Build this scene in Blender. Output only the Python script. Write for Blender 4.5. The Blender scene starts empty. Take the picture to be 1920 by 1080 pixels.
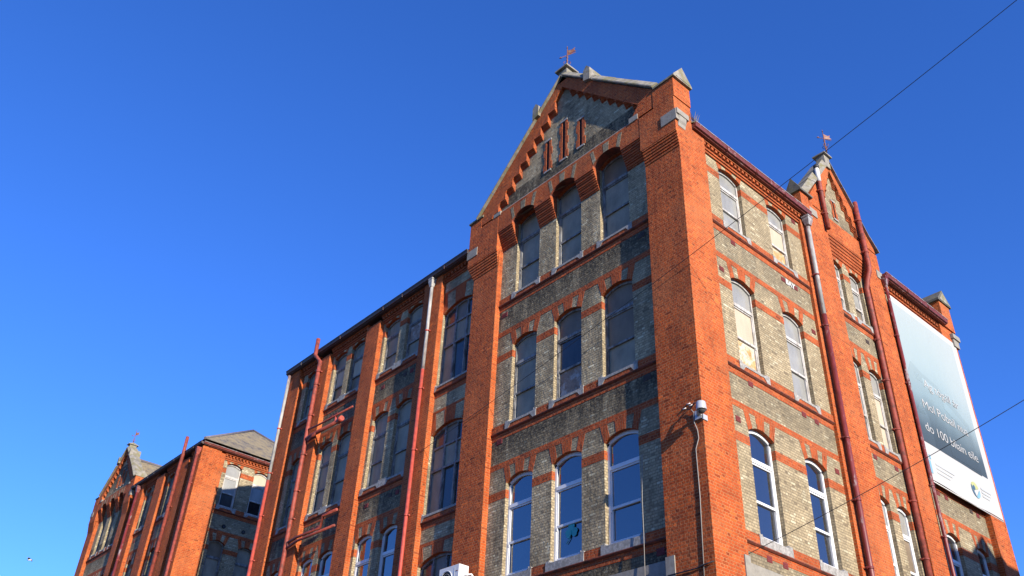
import bpy, bmesh, math, random
from mathutils import Vector, Matrix
import numpy as np
random.seed(7)
SC = bpy.context.scene
COL = SC.collection

# ------------------------------------------------------------------ camera, sky, sun, exposure
cam_d = bpy.data.cameras.new('camera')
cam_d.sensor_width = 36.0
cam_d.lens = 36.0 * 1691.19 / 1920.0
cam_d.clip_end = 2000.0
cam = bpy.data.objects.new('camera', cam_d); COL.objects.link(cam)
YAW, PITCH, ROLL = -0.87388686, 0.603205, 0.05130399
fw = Vector((math.sin(YAW)*math.cos(PITCH), math.cos(YAW)*math.cos(PITCH), math.sin(PITCH)))
r0 = Vector((math.cos(YAW), -math.sin(YAW), 0)); u0 = r0.cross(fw)
rt = math.cos(ROLL)*r0 + math.sin(ROLL)*u0; up = -math.sin(ROLL)*r0 + math.cos(ROLL)*u0
CAM = Vector((11.26942728, -15.29705883, 1.6))
cam.matrix_world = Matrix(((rt.x, up.x, -fw.x, CAM.x), (rt.y, up.y, -fw.y, CAM.y), (rt.z, up.z, -fw.z, CAM.z), (0, 0, 0, 1)))
SC.camera = cam

SUN_DIR = Vector((1.0, -0.16, 0.335)).normalized()
SUN_EL = math.asin(SUN_DIR.z); SUN_AZ = math.atan2(SUN_DIR.x, SUN_DIR.y)
world = bpy.data.worlds.new('World'); SC.world = world; world.use_nodes = True
wn = world.node_tree.nodes; wl = world.node_tree.links
wn.clear()
sky = wn.new('ShaderNodeTexSky'); sky.sky_type = 'NISHITA'; sky.sun_disc = False
sky.sun_elevation = SUN_EL; sky.sun_rotation = SUN_AZ
sky.air_density = 1.0; sky.dust_density = 0.0; sky.ozone_density = 3.0; sky.altitude = 0.0
hs = wn.new('ShaderNodeHueSaturation'); hs.inputs['Saturation'].default_value = 1.15
bg = wn.new('ShaderNodeBackground'); bg.inputs['Strength'].default_value = 0.07
wo = wn.new('ShaderNodeOutputWorld')
tint = wn.new('ShaderNodeMix'); tint.data_type = 'RGBA'; tint.blend_type = 'MULTIPLY'; tint.inputs[0].default_value = 1.0; tint.inputs[7].default_value = (.80, 1.17, 2.1, 1)   # deep winter blue
wl.new(sky.outputs[0], hs.inputs['Color']); wl.new(hs.outputs[0], tint.inputs[6]); wl.new(tint.outputs[2], bg.inputs[0]); wl.new(bg.outputs[0], wo.inputs[0])

sun_d = bpy.data.lights.new('sun', 'SUN'); sun_d.energy = 5.0; sun_d.angle = math.radians(0.53); sun_d.color = (1.0, 0.90, 0.74)
sun = bpy.data.objects.new('sun', sun_d); COL.objects.link(sun)
sun.rotation_euler = (-SUN_DIR).to_track_quat('-Z', 'Y').to_euler(); sun.location = (30, -10, 40)

SC.view_settings.view_transform = 'Standard'; SC.view_settings.look = 'None'
SC.view_settings.exposure = 1.00; SC.view_settings.gamma = 1.0; SC.view_settings.use_curve_mapping = False

# ------------------------------------------------------------------ materials
MATS = {}
class NT:
    def __init__(s, name):
        s.m = bpy.data.materials.new(name); s.m.use_nodes = True
        s.t = s.m.node_tree; s.n = s.t.nodes; s.l = s.t.links; s.n.clear()
        s.out = s.n.new('ShaderNodeOutputMaterial'); s.b = s.n.new('ShaderNodeBsdfPrincipled')
        s.l.new(s.b.outputs[0], s.out.inputs[0]); MATS[name] = s.m
    def node(s, typ, **kw):
        n = s.n.new(typ)
        for k, v in kw.items():
            if k in n.inputs: n.inputs[k].default_value = v
            else: setattr(n, k, v)
        return n
    def uv(s): return s.node('ShaderNodeUVMap').outputs[0]
    def pos(s): return s.node('ShaderNodeNewGeometry').outputs['Position']
    def noise(s, vec, scale, detail=4, rough=.55, sc=None):
        if sc:
            mp = s.node('ShaderNodeMapping'); mp.inputs['Scale'].default_value = sc; s.l.new(vec, mp.inputs[0]); vec = mp.outputs[0]
        n = s.node('ShaderNodeTexNoise'); n.inputs['Scale'].default_value = scale; n.inputs['Detail'].default_value = detail
        n.inputs['Roughness'].default_value = rough; s.l.new(vec, n.inputs['Vector']); return n.outputs[0]
    def ramp(s, fac, pts):
        r = s.node('ShaderNodeValToRGB'); e = r.color_ramp.elements
        while len(e) < len(pts): e.new(0.5)
        for q, (p, c) in zip(e, pts):
            q.position = p; q.color = (c, c, c, 1) if not hasattr(c, '__len__') else (*c[:3], 1)
        s.l.new(fac, r.inputs[0]); return r.outputs[0]
    def mix(s, fac, a, b, mode='MIX'):
        m = s.node('ShaderNodeMix'); m.data_type = 'RGBA'; m.blend_type = mode
        for sock, v in ((m.inputs[0], fac), (m.inputs[6], a), (m.inputs[7], b)):
            if isinstance(v, (int, float)): sock.default_value = v
            elif isinstance(v, tuple): sock.default_value = (*v[:3], 1)
            else: s.l.new(v, sock)
        return m.outputs[2]
    def math(s, op, a, b=None):
        m = s.node('ShaderNodeMath'); m.operation = op
        for i, v in enumerate((a, b)):
            if v is None: continue
            if isinstance(v, (int, float)): m.inputs[i].default_value = v
            else: s.l.new(v, m.inputs[i])
        return m.outputs[0]
    def bump(s, h, strength, dist):
        b = s.node('ShaderNodeBump'); b.inputs['Strength'].default_value = strength; b.inputs['Distance'].default_value = dist
        s.l.new(h, b.inputs['Height']); s.l.new(b.outputs[0], s.b.inputs['Normal'])
    def set(s, **kw):
        for k, v in kw.items():
            k = k.replace('_', ' ')
            if isinstance(v, (int, float)): s.b.inputs[k].default_value = v
            elif isinstance(v, tuple): s.b.inputs[k].default_value = (*v[:3], 1)
            else: s.l.new(v, s.b.inputs[k])

def brick_mat(name, c1, c2, cm, soot=0.0, pale=0.0, dirt=(.10, .09, .08), bw=.225, rh=.075, mortar=.010, rough_amp=1.0, vert=False, pits=0.0, sill_stain=0.0, odd_amt=.8):
    s = NT(name); uv = s.uv()
    if vert:
        mp = s.node('ShaderNodeMapping'); mp.inputs['Rotation'].default_value = (0, 0, math.pi/2); s.l.new(uv, mp.inputs[0]); uvb = mp.outputs[0]
    else: uvb = uv
    # slight waviness of the courses
    wob = s.node('ShaderNodeTexNoise'); wob.inputs['Scale'].default_value = 3.0; s.l.new(uvb, wob.inputs['Vector'])
    wsub = s.node('ShaderNodeVectorMath'); wsub.operation = 'SUBTRACT'; s.l.new(wob.outputs['Color'], wsub.inputs[0]); wsub.inputs[1].default_value = (.5, .5, .5)
    wsc = s.node('ShaderNodeVectorMath'); wsc.operation = 'SCALE'; s.l.new(wsub.outputs[0], wsc.inputs[0]); wsc.inputs['Scale'].default_value = .012
    wad = s.node('ShaderNodeVectorMath'); wad.operation = 'ADD'; s.l.new(uvb, wad.inputs[0]); s.l.new(wsc.outputs[0], wad.inputs[1]); uvb = wad.outputs[0]
    br = s.node('ShaderNodeTexBrick'); s.l.new(uvb, br.inputs['Vector'])
    for k, v in (('Scale', 1.0), ('Mortar Size', mortar), ('Mortar Smooth', .35), ('Bias', 0.0), ('Brick Width', bw), ('Row Height', rh)): br.inputs[k].default_value = v
    br.offset = .5; br.squash = .5; br.squash_frequency = 2
    br.inputs['Color1'].default_value = (*c1, 1); br.inputs['Color2'].default_value = (*c2, 1); br.inputs['Mortar'].default_value = (*cm, 1)
    col = br.outputs['Color']
    sp = s.node('ShaderNodeSeparateXYZ'); s.l.new(uvb, sp.inputs[0])
    row = s.math('FLOOR', s.math('DIVIDE', sp.outputs[1], rh)); even = s.math('SUBTRACT', 1.0, s.math('FLOORED_MODULO', row, 2.0))
    wdt = s.math('MULTIPLY', s.math('SUBTRACT', 1.0, s.math('MULTIPLY', even, .5)), bw)
    num = s.math('FLOOR', s.math('DIVIDE', s.math('ADD', sp.outputs[0], s.math('MULTIPLY', s.math('MULTIPLY', wdt, .5), even)), wdt))
    cb_ = s.node('ShaderNodeCombineXYZ'); s.l.new(num, cb_.inputs[0]); s.l.new(row, cb_.inputs[1])
    wn_ = s.node('ShaderNodeTexWhiteNoise'); wn_.noise_dimensions = '2D'; s.l.new(cb_.outputs[0], wn_.inputs['Vector'])
    odd = s.ramp(wn_.outputs['Value'], [(0.0, (.42, .40, .42)), (.07, (.62, .60, .62)), (.10, (.92, .92, .92)), (.5, (1, 1, 1)), (.88, (1.06, 1.08, 1.08)), (.93, (1.30, 1.42, 1.55)), (1.0, (1.5, 1.7, 1.9))])
    isb = s.math('SUBTRACT', 1.0, br.outputs['Fac'])
    col = s.mix(s.math('MULTIPLY', isb, odd_amt), col, s.mix(1.0, col, odd, 'MULTIPLY'))
    n1 = s.noise(uv, 1.3, 5, .6); n2 = s.noise(uv, 14, 4, .65); n3 = s.noise(uv, .45, 3)
    col = s.mix(1.0, col, s.ramp(n1, [(.3, (.80, .78, .76)), (.7, (1.16, 1.14, 1.12))]), 'MULTIPLY')
    col = s.mix(1.0, col, s.ramp(n2, [(.28, (.74, .72, .71)), (.5, (1, 1, 1)), (.75, (1.16, 1.14, 1.11))]), 'MULTIPLY')
    # pale efflorescence / repointing
    if pale:
        col = s.mix(s.math('MULTIPLY', s.ramp(n3, [(.5, 0.0), (.72, 1.0)]), pale), col, cm)
    # soot and rain streaks with a shape of their own
    if soot:
        a = s.ramp(s.noise(uv, 1.0, 6, .62, (1.7, .42, 1)), [(.42, 0.0), (.68, 1.0)])
        b = s.ramp(s.noise(uv, 5.0, 5, .7), [(.35, .35), (.65, 1.0)])
        col = s.mix(s.math('MULTIPLY', s.math('MULTIPLY', a, b), soot), col, dirt)
    if sill_stain:      # rain-wash soot on the panels under the sill courses
        sz = s.node('ShaderNodeSeparateXYZ'); s.l.new(uv, sz.inputs[0])
        t = s.math('FRACT', s.math('DIVIDE', s.math('SUBTRACT', sz.outputs[1], 8.60), 4.57))
        zone = s.ramp(t, [(.62, 0.0), (.76, .65), (.90, 1.0), (.985, 1.0), (1.0, .0)])
        stn = s.ramp(s.noise(uv, 1.1, 6, .68, (2.2, .35, 1)), [(.28, 0.0), (.50, 1.0)])
        grn = s.ramp(s.noise(uv, 11.0, 4, .7), [(.34, .45), (.56, 1.0)])
        col = s.mix(s.math('MULTIPLY', s.math('MULTIPLY', s.math('MULTIPLY', zone, stn), grn), sill_stain), col, dirt)
    if pits:            # spalled faces and dark chips
        pv = s.ramp(s.noise(uv, 16.0, 4, .75, (1, 1.8, 1)), [(.58, 0.0), (.66, 1.0)])
        col = s.mix(s.math('MULTIPLY', pv, pits), col, dirt)
    s.set(Base_Color=col, Roughness=.88)
    s.b.inputs['Specular IOR Level'].default_value = .25
    inv = s.math('SUBTRACT', 1.0, br.outputs['Fac'])
    h = s.math('ADD', s.math('MULTIPLY', inv, .9), s.math('MULTIPLY', s.noise(uv, 30, 3, .6), .40 * rough_amp))
    h = s.math('ADD', h, s.math('MULTIPLY', s.noise(uv, 9, 2, .5), .9 * rough_amp))
    s.bump(h, 1.0, .016)
    return s.m

brick_mat('red_brick', (.41, .078, .0125), (.29, .047, .008), (.40, .15, .060), soot=.40, dirt=(.11, .027, .013), mortar=.0105, pits=.34, pale=.36, rough_amp=.8)
brick_mat('red_band_brick', (.35, .066, .014), (.26, .046, .010), (.33, .125, .055), soot=.35, dirt=(.10, .035, .025), mortar=.010)
brick_mat('red_arch_brick', (.35, .066, .014), (.26, .046, .010), (.33, .12, .052), soot=.28, dirt=(.10, .035, .025), bw=.30, rh=.075, vert=True)
brick_mat('stock_brick', (.345, .284, .184), (.250, .205, .132), (.215, .178, .118), soot=.32, dirt=(.075, .066, .050), mortar=.010, sill_stain=.55)
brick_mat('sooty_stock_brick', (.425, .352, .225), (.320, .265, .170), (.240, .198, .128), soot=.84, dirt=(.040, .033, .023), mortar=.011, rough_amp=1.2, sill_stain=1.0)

def simple(name, c, rough=.7, amp=.25, scale=8, c2=None, bump=.2, bd=.004, metal=0, spec=.5, sc=None, c2r=(.47, .60)):
    s = NT(name); p = s.pos(); n = s.noise(p, scale, 5, .62, sc)
    lo = tuple(x*(1-amp) for x in c); hi = tuple(x*(1+amp*.6) for x in c)
    col = s.ramp(n, [(.3, lo), (.65, hi)])
    if c2:
        col = s.mix(s.ramp(s.noise(p, scale*.55, 6, .7, sc), [(c2r[0], 0.0), (c2r[1], 1.0)]), col, c2)
    s.set(Base_Color=col, Roughness=rough, Metallic=metal)
    s.b.inputs['Specular IOR Level'].default_value = spec
    if bump: s.bump(s.noise(p, scale*5, 4), bump, bd)
    return s.m
simple('coping_stone', (.195, .18, .155), .9, .45, 5, c2=(.15, .135, .07), bump=.5, bd=.01)
simple('dark_coping_stone', (.075, .072, .066), .9, .45, 6, c2=(.12, .115, .065), bump=.5, bd=.01)
simple('sill_stone', (.26, .25, .24), .85, .4, 16, c2=(.17, .165, .155), bump=.4)
simple('limestone', (.205, .19, .165), .85, .2, 7, bump=.4)
simple('red_paint', (.225, .044, .030), .62, .38, 7, bump=.3, spec=.3, c2=(.115, .030, .022), c2r=(.50, .62))
simple('bright_red_paint', (.33, .054, .038), .55, .28, 7, bump=.25, spec=.3, c2=(.22, .05, .04), c2r=(.52, .64))
simple('peeling_red_paint', (.13, .018, .017), .5, .4, 9, c2=(.25, .225, .22), bump=.5, sc=(1, 1, .35), c2r=(.57, .66))
simple('peeling_white_paint', (.27, .265, .26), .6, .4, 8, bump=.5, sc=(1, 1, .3), c2=(.16, .10, .095), c2r=(.54, .66))
simple('gutter_maroon', (.115, .020, .013), .5, .35, 9, c2=(.22, .14, .135), bump=.4, c2r=(.58, .66))
simple('dark_gutter', (.036, .016, .017), .6, .4, 5, c2=(.035, .028, .03), bump=.4)
simple('gutter_edge', (.25, .23, .225), .6, .4, 7, c2=(.22, .05, .05))
simple('moulded_and_shade_brick', (.165, .036, .018), .85, .35, 9, c2=(.06, .025, .018), bump=.5)
simple('terracotta_vent', (.125, .016, .017), .85, .25, 14, bump=.5)
simple('dark_vent', (.045, .030, .028), .9, .3, 14)
simple('old_frame', (.18, .18, .18), .7, .4, 12, c2=(.075, .07, .068), bump=.4, sc=(1, 1, .4))
simple('pale_frame', (.40, .385, .37), .6, .18, 12, c2=(.25, .23, .21), bump=.2, sc=(1, 1, .4))
simple('new_frame', (.56, .57, .59), .35, .05, 4, bump=0)
simple('slate', (.105, .095, .105), .7, .3, 6, bump=.3)
simple('iron', (.11, .045, .040), .7, .4, 20, c2=(.16, .06, .04))
simple('vane_copper', (.17, .05, .03), .6, .3, 14, c2=(.22, .14, .09))
simple('plywood', (.36, .30, .225), .8, .12, 4, sc=(1, 1, .3), bump=.1)
simple('ochre_board', (.36, .21, .08), .8, .35, 7, c2=(.40, .37, .31), bump=.1)
simple('foxed_board', (.22, .15, .115), .8, .4, 6, c2=(.34, .32, .31), bump=.3)
simple('dark_interior', (.018, .014, .014), .95, .4, 5, bump=0, spec=.1)
simple('white_metal', (.55, .55, .545), .4, .06, 5, bump=0)
simple('grey_metal', (.36, .37, .39), .35, .08, 5, bump=0, metal=.15)
simple('cable_grey', (.22, .205, .19), .7, .15, 5, bump=0)
simple('cable_black', (.018, .018, .02), .6, .2, 5, bump=0)
simple('dry_grass', (.20, .155, .07), .9, .35, 20, bump=0)
simple('asphalt', (.055, .055, .056), .9, .3, 30, bump=.5)
simple('paving', (.28, .27, .25), .9, .25, 3, bump=.3)
simple('render_wall', (.55, .52, .46), .9, .15, 2, bump=.3)
simple('gull_white', (.5, .5, .5), .8, .1, 5, bump=0)
simple('gull_grey', (.22, .23, .25), .8, .1, 5, bump=0)
simple('teal_film', (.02, .30, .30), .5, .1, 5, bump=0)
simple('graffiti_white', (.42, .415, .41), .8, .15, 20, bump=0)
simple('print_white', (.345, .345, .34), .6, .03, 1, bump=0)
simple('print_blue', (.13, .27, .36), .6, .05, 1, bump=0)
simple('print_pale_blue', (.31, .33, .338), .6, .05, 1, bump=0)
simple('print_yellow', (.30, .31, .13), .6, .05, 1, bump=0)
simple('print_navy', (.035, .08, .13), .6, .05, 1, bump=0)
simple('print_drawing', (.20, .25, .28), .6, .1, 1, bump=0)
simple('print_drawing_dark', (.09, .13, .16), .6, .15, 1, bump=0)

# slates with courses
s = NT('slate_roof'); p = s.pos()
br = s.node('ShaderNodeTexBrick'); s.l.new(s.uv(), br.inputs['Vector'])
for k, v in (('Scale', 1.0), ('Mortar Size', .012), ('Mortar Smooth', .2), ('Bias', 0.0), ('Brick Width', .35), ('Row Height', .24)): br.inputs[k].default_value = v
br.inputs['Color1'].default_value = (.105, .098, .095, 1); br.inputs['Color2'].default_value = (.065, .06, .064, 1); br.inputs['Mortar'].default_value = (.03, .028, .028, 1)
col = s.mix(s.ramp(s.noise(p, 2.2, 6, .7), [(.36, 0.0), (.56, .9)]), br.outputs['Color'], (.205, .165, .095))
col = s.mix(s.ramp(s.noise(p, 4.1, 5, .7), [(.60, 0.0), (.70, .6)]), col, (.22, .115, .045))
s.set(Base_Color=col, Roughness=.8); s.bump(s.math('SUBTRACT', 1.0, br.outputs['Fac']), .7, .02)

def glass_mat(name, base, dust, ior, rough, wav, dcol, coat=0.0):
    """Pane seen from outside: dark room behind a reflecting surface, with dust and streaks on it."""
    s = NT(name); p = s.pos()
    d = s.ramp(s.noise(p, 2.3, 6, .65, (1, 1, .55)), [(.25, dust*.55), (.75, dust*1.15)])
    sp = s.ramp(s.noise(p, 34, 2, .5), [(.66, 0.0), (.72, .35*dust)])
    d = s.math('MINIMUM', s.math('ADD', d, sp), 1.0)
    s.set(Base_Color=s.mix(d, base, dcol), Roughness=rough)
    s.b.inputs['IOR'].default_value = ior
    if coat: s.b.inputs['Coat Weight'].default_value = coat
    s.bump(s.noise(p, 1.1, 2, .4), wav, .03)
glass_mat('old_glass', (.012, .013, .014), .80, 1.18, .35, .10, (.335, .300, .230))
glass_mat('dusty_glass', (.07, .07, .07), .95, 1.5, .25, .08, (.255, .255, .24))
glass_mat('dark_glass', (.010, .011, .014), .30, 1.5, .10, .10, (.13, .13, .125))
glass_mat('new_glass', (.008, .010, .014), .03, 2.6, .02, .05, (.25, .25, .25))
glass_mat('brown_glass', (.035, .028, .022), .68, 1.25, .28, .1, (.245, .190, .135))

# printed sheet: pale sky running down into slate blue (this is what is printed on it)
def banner_mat(name, k):
    s = NT(name); p = s.pos()
    sx = s.node('ShaderNodeSeparateXYZ'); s.l.new(p, sx.inputs[0])
    t = s.math('MULTIPLY', s.math('SUBTRACT', sx.outputs[2], 12.9), 1/6.95)
    t = s.math('ADD', t, s.math('MULTIPLY', s.math('SUBTRACT', s.noise(p, .5, 3), .5), .10))
    col = s.ramp(t, [(.17, (.080, .105, .135)), (.28, (.105, .145, .185)), (.38, (.23, .31, .37)), (.48, (.42, .555, .63)), (.66, (.56, .67, .72)), (.80, (.61, .70, .735)), (.97, (.67, .725, .75))])
    right = s.ramp(s.math('MULTIPLY', s.math('SUBTRACT', sx.outputs[1], 11.0), .2), [(.55, 0.0), (.95, .55)])
    upm = s.ramp(t, [(.30, 0.0), (.6, 1.0)])
    col = s.mix(s.math('MULTIPLY', right, upm), col, (.70, .735, .75))
    col = s.mix(1.0, col, (.40*k, .42*k, .415*k), 'MULTIPLY')
    s.set(Base_Color=col, Roughness=.6); s.b.inputs['Specular IOR Level'].default_value = .2
    s.bump(s.noise(p, 1.4, 4, .55, (1, 1.6, .7)), .5, .05)
banner_mat('banner_print', 1.0); banner_mat('banner_print_deep', .91); banner_mat('banner_print_pale', 1.08)

# ------------------------------------------------------------------ mesh builder
class MB:
    def __init__(s, F=None): s.v = []; s.f = []; s.m = []; s.names = []; s.F = F; s.sm = []
    def mi(s, mat):
        if mat not in s.names: s.names.append(mat)
        return s.names.index(mat)
    def P(s, u, d, z): return s.F(u, d, z) if s.F else (u, d, z)
    def face(s, pts, mat, smooth=False):
        i = len(s.v); s.v += [tuple(p) for p in pts]; s.f.append(tuple(range(i, i+len(pts)))); s.m.append(s.mi(mat)); s.sm.append(smooth)
    def solid(s, vs, faces, mat, smooth=False):
        i = len(s.v); s.v += [tuple(p) for p in vs]
        for f in faces: s.f.append(tuple(i+k for k in f)); s.m.append(s.mi(mat)); s.sm.append(smooth)
    def quad(s, u0, u1, z0, z1, d, mat):
        s.face([s.P(u0, d, z0), s.P(u1, d, z0), s.P(u1, d, z1), s.P(u0, d, z1)], mat)
    def box(s, u0, u1, d0, d1, z0, z1, mat):
        vs = [s.P(u, d, z) for z in (z0, z1) for d in (d0, d1) for u in (u0, u1)]
        s.solid(vs, [(0, 1, 3, 2), (4, 6, 7, 5), (0, 4, 5, 1), (2, 3, 7, 6), (0, 2, 6, 4), (1, 5, 7, 3)], mat)
    def prism(s, poly, d0, d1, mat):
        n = len(poly); vs = [s.P(u, d0, z) for u, z in poly] + [s.P(u, d1, z) for u, z in poly]
        fs = [tuple(range(n)), tuple(range(2*n-1, n-1, -1))] + [(i, (i+1) % n, n+(i+1) % n, n+i) for i in range(n)]
        s.solid(vs, fs, mat)
    def prism_u(s, poly, u0, u1, mat):            # poly in (d, z), extruded along u
        n = len(poly); vs = [s.P(u0, d, z) for d, z in poly] + [s.P(u1, d, z) for d, z in poly]
        fs = [tuple(range(n)), tuple(range(2*n-1, n-1, -1))] + [(i, (i+1) % n, n+(i+1) % n, n+i) for i in range(n)]
        s.solid(vs, fs, mat)
    def tube(s, pts, r, mat, seg=10, world=False, cap=True):
        pts = [Vector(p if world else s.P(*p)) for p in pts]
        rs = r if isinstance(r, (list, tuple)) else [r]*len(pts)
        base = len(s.v); ref = None
        for k, p in enumerate(pts):
            t = (pts[min(k+1, len(pts)-1)] - pts[max(k-1, 0)]).normalized()
            a = Vector((0, 0, 1)) if abs(t.z) < .9 else Vector((1, 0, 0))
            if ref is not None: a = ref
            x = (a - t*a.dot(t)).normalized(); y = t.cross(x); ref = x
            for j in range(seg):
                an = 2*math.pi*j/seg; s.v.append(tuple(p + (x*math.cos(an)+y*math.sin(an))*rs[k]))
        m = s.mi(mat)
        for k in range(len(pts)-1):
            for j in range(seg):
                s.f.append((base+k*seg+j, base+k*seg+(j+1) % seg, base+(k+1)*seg+(j+1) % seg, base+(k+1)*seg+j)); s.m.append(m); s.sm.append(True)
        if cap:
            s.f.append(tuple(base+j for j in range(seg))[::-1]); s.m.append(m); s.sm.append(False)
            s.f.append(tuple(base+(len(pts)-1)*seg+j for j in range(seg))); s.m.append(m); s.sm.append(False)
    def lathe(s, c, prof, mat, seg=20, axis=(0, 0, 1)):
        """prof: (radius, height) along axis from world point c"""
        ax = Vector(axis).normalized(); a = Vector((1, 0, 0)) if abs(ax.x) < .9 else Vector((0, 1, 0))
        x = (a - ax*a.dot(ax)).normalized(); y = ax.cross(x); base = len(s.v); m = s.mi(mat)
        for r, h in prof:
            for j in range(seg):
                an = 2*math.pi*j/seg; s.v.append(tuple(Vector(c)+ax*h+(x*math.cos(an)+y*math.sin(an))*r))
        for k in range(len(prof)-1):
            for j in range(seg):
                s.f.append((base+k*seg+j, base+k*seg+(j+1) % seg, base+(k+1)*seg+(j+1) % seg, base+(k+1)*seg+j)); s.m.append(m); s.sm.append(True)
    def build(s, name, parent=None, root=None, bevel=0.0, recalc=True):
        o0 = Vector(root.location) if root else Vector((0, 0, 0))
        me = bpy.data.meshes.new(name)
        me.from_pydata([tuple(Vector(v)-o0) for v in s.v], [], s.f)
        for n in s.names: me.materials.append(MATS[n])
        me.polygons.foreach_set('material_index', s.m); me.polygons.foreach_set('use_smooth', s.sm)
        bm = bmesh.new(); bm.from_mesh(me)
        if recalc: bmesh.ops.recalc_face_normals(bm, faces=bm.faces)
        if bevel:
            bm.edges.ensure_lookup_table()
            bmesh.ops.remove_doubles(bm, verts=bm.verts, dist=.0005)
            es = [e for e in bm.edges if len(e.link_faces) == 2 and e.calc_face_angle(0) > .6]
            bmesh.ops.bevel(bm, geom=es, offset=bevel, segments=1, affect='EDGES', clamp_overlap=True)
        uvl = bm.loops.layers.uv.new('UVMap')
        for f in bm.faces:
            n = f.normal
            for lp in f.loops:
                w = lp.vert.co + o0
                if abs(n.z) > .75: q = (w.x, w.y)
                elif abs(n.x) > abs(n.y): q = (w.y, w.z)
                else: q = (w.x, w.z)
                lp[uvl].uv = q
        bm.to_mesh(me); bm.free(); me.update()
        o = bpy.data.objects.new(name, me); COL.objects.link(o)
        if parent: o.parent = parent
        if root and not parent: o.location = o0
        return o

def tag(o, label, cat=None, group=None, kind=None):
    o['label'] = label
    if cat: o['category'] = cat
    if group: o['group'] = group
    if kind: o['kind'] = kind
def thing(name, loc, label, cat, group=None):
    o = bpy.data.objects.new(name, None); COL.objects.link(o); o.location = loc; tag(o, label, cat, group); return o

# ------------------------------------------------------------------ facade vocabulary
REC = .20            # how far the bay walls sit behind the pier faces
class Bld:
    """one building: its Empty and its two facade frames"""
    def __init__(s, root): s.root = root
    def part(s, mb, name, parent=None, **kw): return mb.build(name, parent or s.root, s.root, **kw)

NA = 10
def arch_pts(ul, ur, zs, zc, n=NA):
    w = (ur-ul)/2; rise = zc-zs
    if rise < .01: return [(ul+(ur-ul)*i/n, zs) for i in range(n+1)]
    R = (w*w+rise*rise)/(2*rise); c = (ul+ur)/2; zz = zc-R
    return [(u, zz+math.sqrt(max(R*R-(u-c)**2, 0))) for u in [ul+(ur-ul)*i/n for i in range(n+1)]]

def bay_wall(mb, u0, u1, z0, z1, d, wins, mat, depth=.14, jamb=None, sills=True, soffit='red_arch_brick'):
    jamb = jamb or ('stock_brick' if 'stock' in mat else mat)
    """wall sheet with arched openings and their reveals; wins = (ul, ur, zsill, zspring, zcrown)"""
    cols = {}
    for w in wins: cols.setdefault((w[0], w[1]), []).append(w)
    cu = u0
    for (ul, ur) in sorted(cols):
        mb.quad(cu, ul, z0, z1, d, mat); cu = ur
        ws = sorted(cols[(ul, ur)], key=lambda w: w[2]); zb = z0; top = None
        for k, w in enumerate(ws):
            if k == 0: mb.quad(ul, ur, z0, w[2], d, mat)
            ap = arch_pts(ul, ur, w[3], w[4]); zn = ws[k+1][2] if k+1 < len(ws) else z1
            for (a, za), (b, zb2) in zip(ap, ap[1:]):
                mb.face([mb.P(a, d, za), mb.P(b, d, zb2), mb.P(b, d, zn), mb.P(a, d, zn)], mat)
                mb.face([mb.P(a, d, za), mb.P(b, d, zb2), mb.P(b, d-depth, zb2), mb.P(a, d-depth, za)], soffit)
            for u in (ul, ur):
                mb.face([mb.P(u, d, w[2]), mb.P(u, d-depth, w[2]), mb.P(u, d-depth, w[3]), mb.P(u, d, w[3])], jamb)
            if sills: mb.face([mb.P(ul, d, w[2]), mb.P(ur, d, w[2]), mb.P(ur, d-depth, w[2]), mb.P(ul, d-depth, w[2])], 'sill_stone')
    mb.quad(cu, u1, z0, z1, d, mat)

VOUS = ((0, .17), (.36, .64), (.83, 1))
def voussoirs(mb, w, d, ztop, mat='red_arch_brick', segs=VOUS, e=.006):
    ul, ur, _, zs, zc = w; W = ur-ul; ap = arch_pts(ul, ur, zs, zc, 40)
    def za(t): return ap[max(0, min(40, round(t*40)))][1]
    for a, b in segs:
        n = 4; ts = [a+(b-a)*i/n for i in range(n+1)]
        bot = [(ul+W*t, za(t)) for t in ts]
        tp = lambda t: ul+W*t+(t-.5)*.27
        mb.prism(bot+[(tp(b), ztop), (tp(a), ztop)], d-.02, d+e, mat)

def bands(mb, u0, u1, wins_row, d, zm, zt, mat='red_band_brick', e=.005, depth=.14):
    """mid band between the openings and thin band over the arches"""
    cu = u0
    for w in sorted(wins_row):
        if zm:
            mb.box(cu, w[0], d-.02, d+e, zm[0], zm[1], mat)
            for u, s_ in ((w[0], 1), (w[1], -1)):
                mb.box(min(u, u+s_*e), max(u, u+s_*e), d-depth, d+e*.5, zm[0], zm[1], mat)
        cu = w[1]
    if zm: mb.box(cu, u1, d-.02, d+e, zm[0], zm[1], mat)
    if zt: mb.box(u0, u1, d-.02, d+e+.002, zt[0], zt[1], mat)

def sill_course(B, F, u0, u1, wins_row, d, zs):
    """stone sills, red brick between them, moulded course and red course beneath"""
    mb = MB(F); cu = u0
    for w in sorted(wins_row):
        if w[0]-.12 > cu+.02: mb.box(cu, w[0]-.12, d-.02, d+.045, zs-.20, zs+.02, 'red_band_brick')
        cu = w[1]+.12
    if u1 > cu+.02: mb.box(cu, u1, d-.02, d+.045, zs-.20, zs+.02, 'red_band_brick')
    mb.prism_u([(d-.02, zs-.21), (d+.075, zs-.21), (d+.075, zs-.23), (d+.03, zs-.262), (d-.02, zs-.262)], u0+.004, u1-.004, 'moulded_and_shade_brick')
    mb.box(u0, u1, d-.02, d+.008, zs-.44, zs-.264, 'red_band_brick')
    return B.part(mb, 'string_course')

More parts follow.
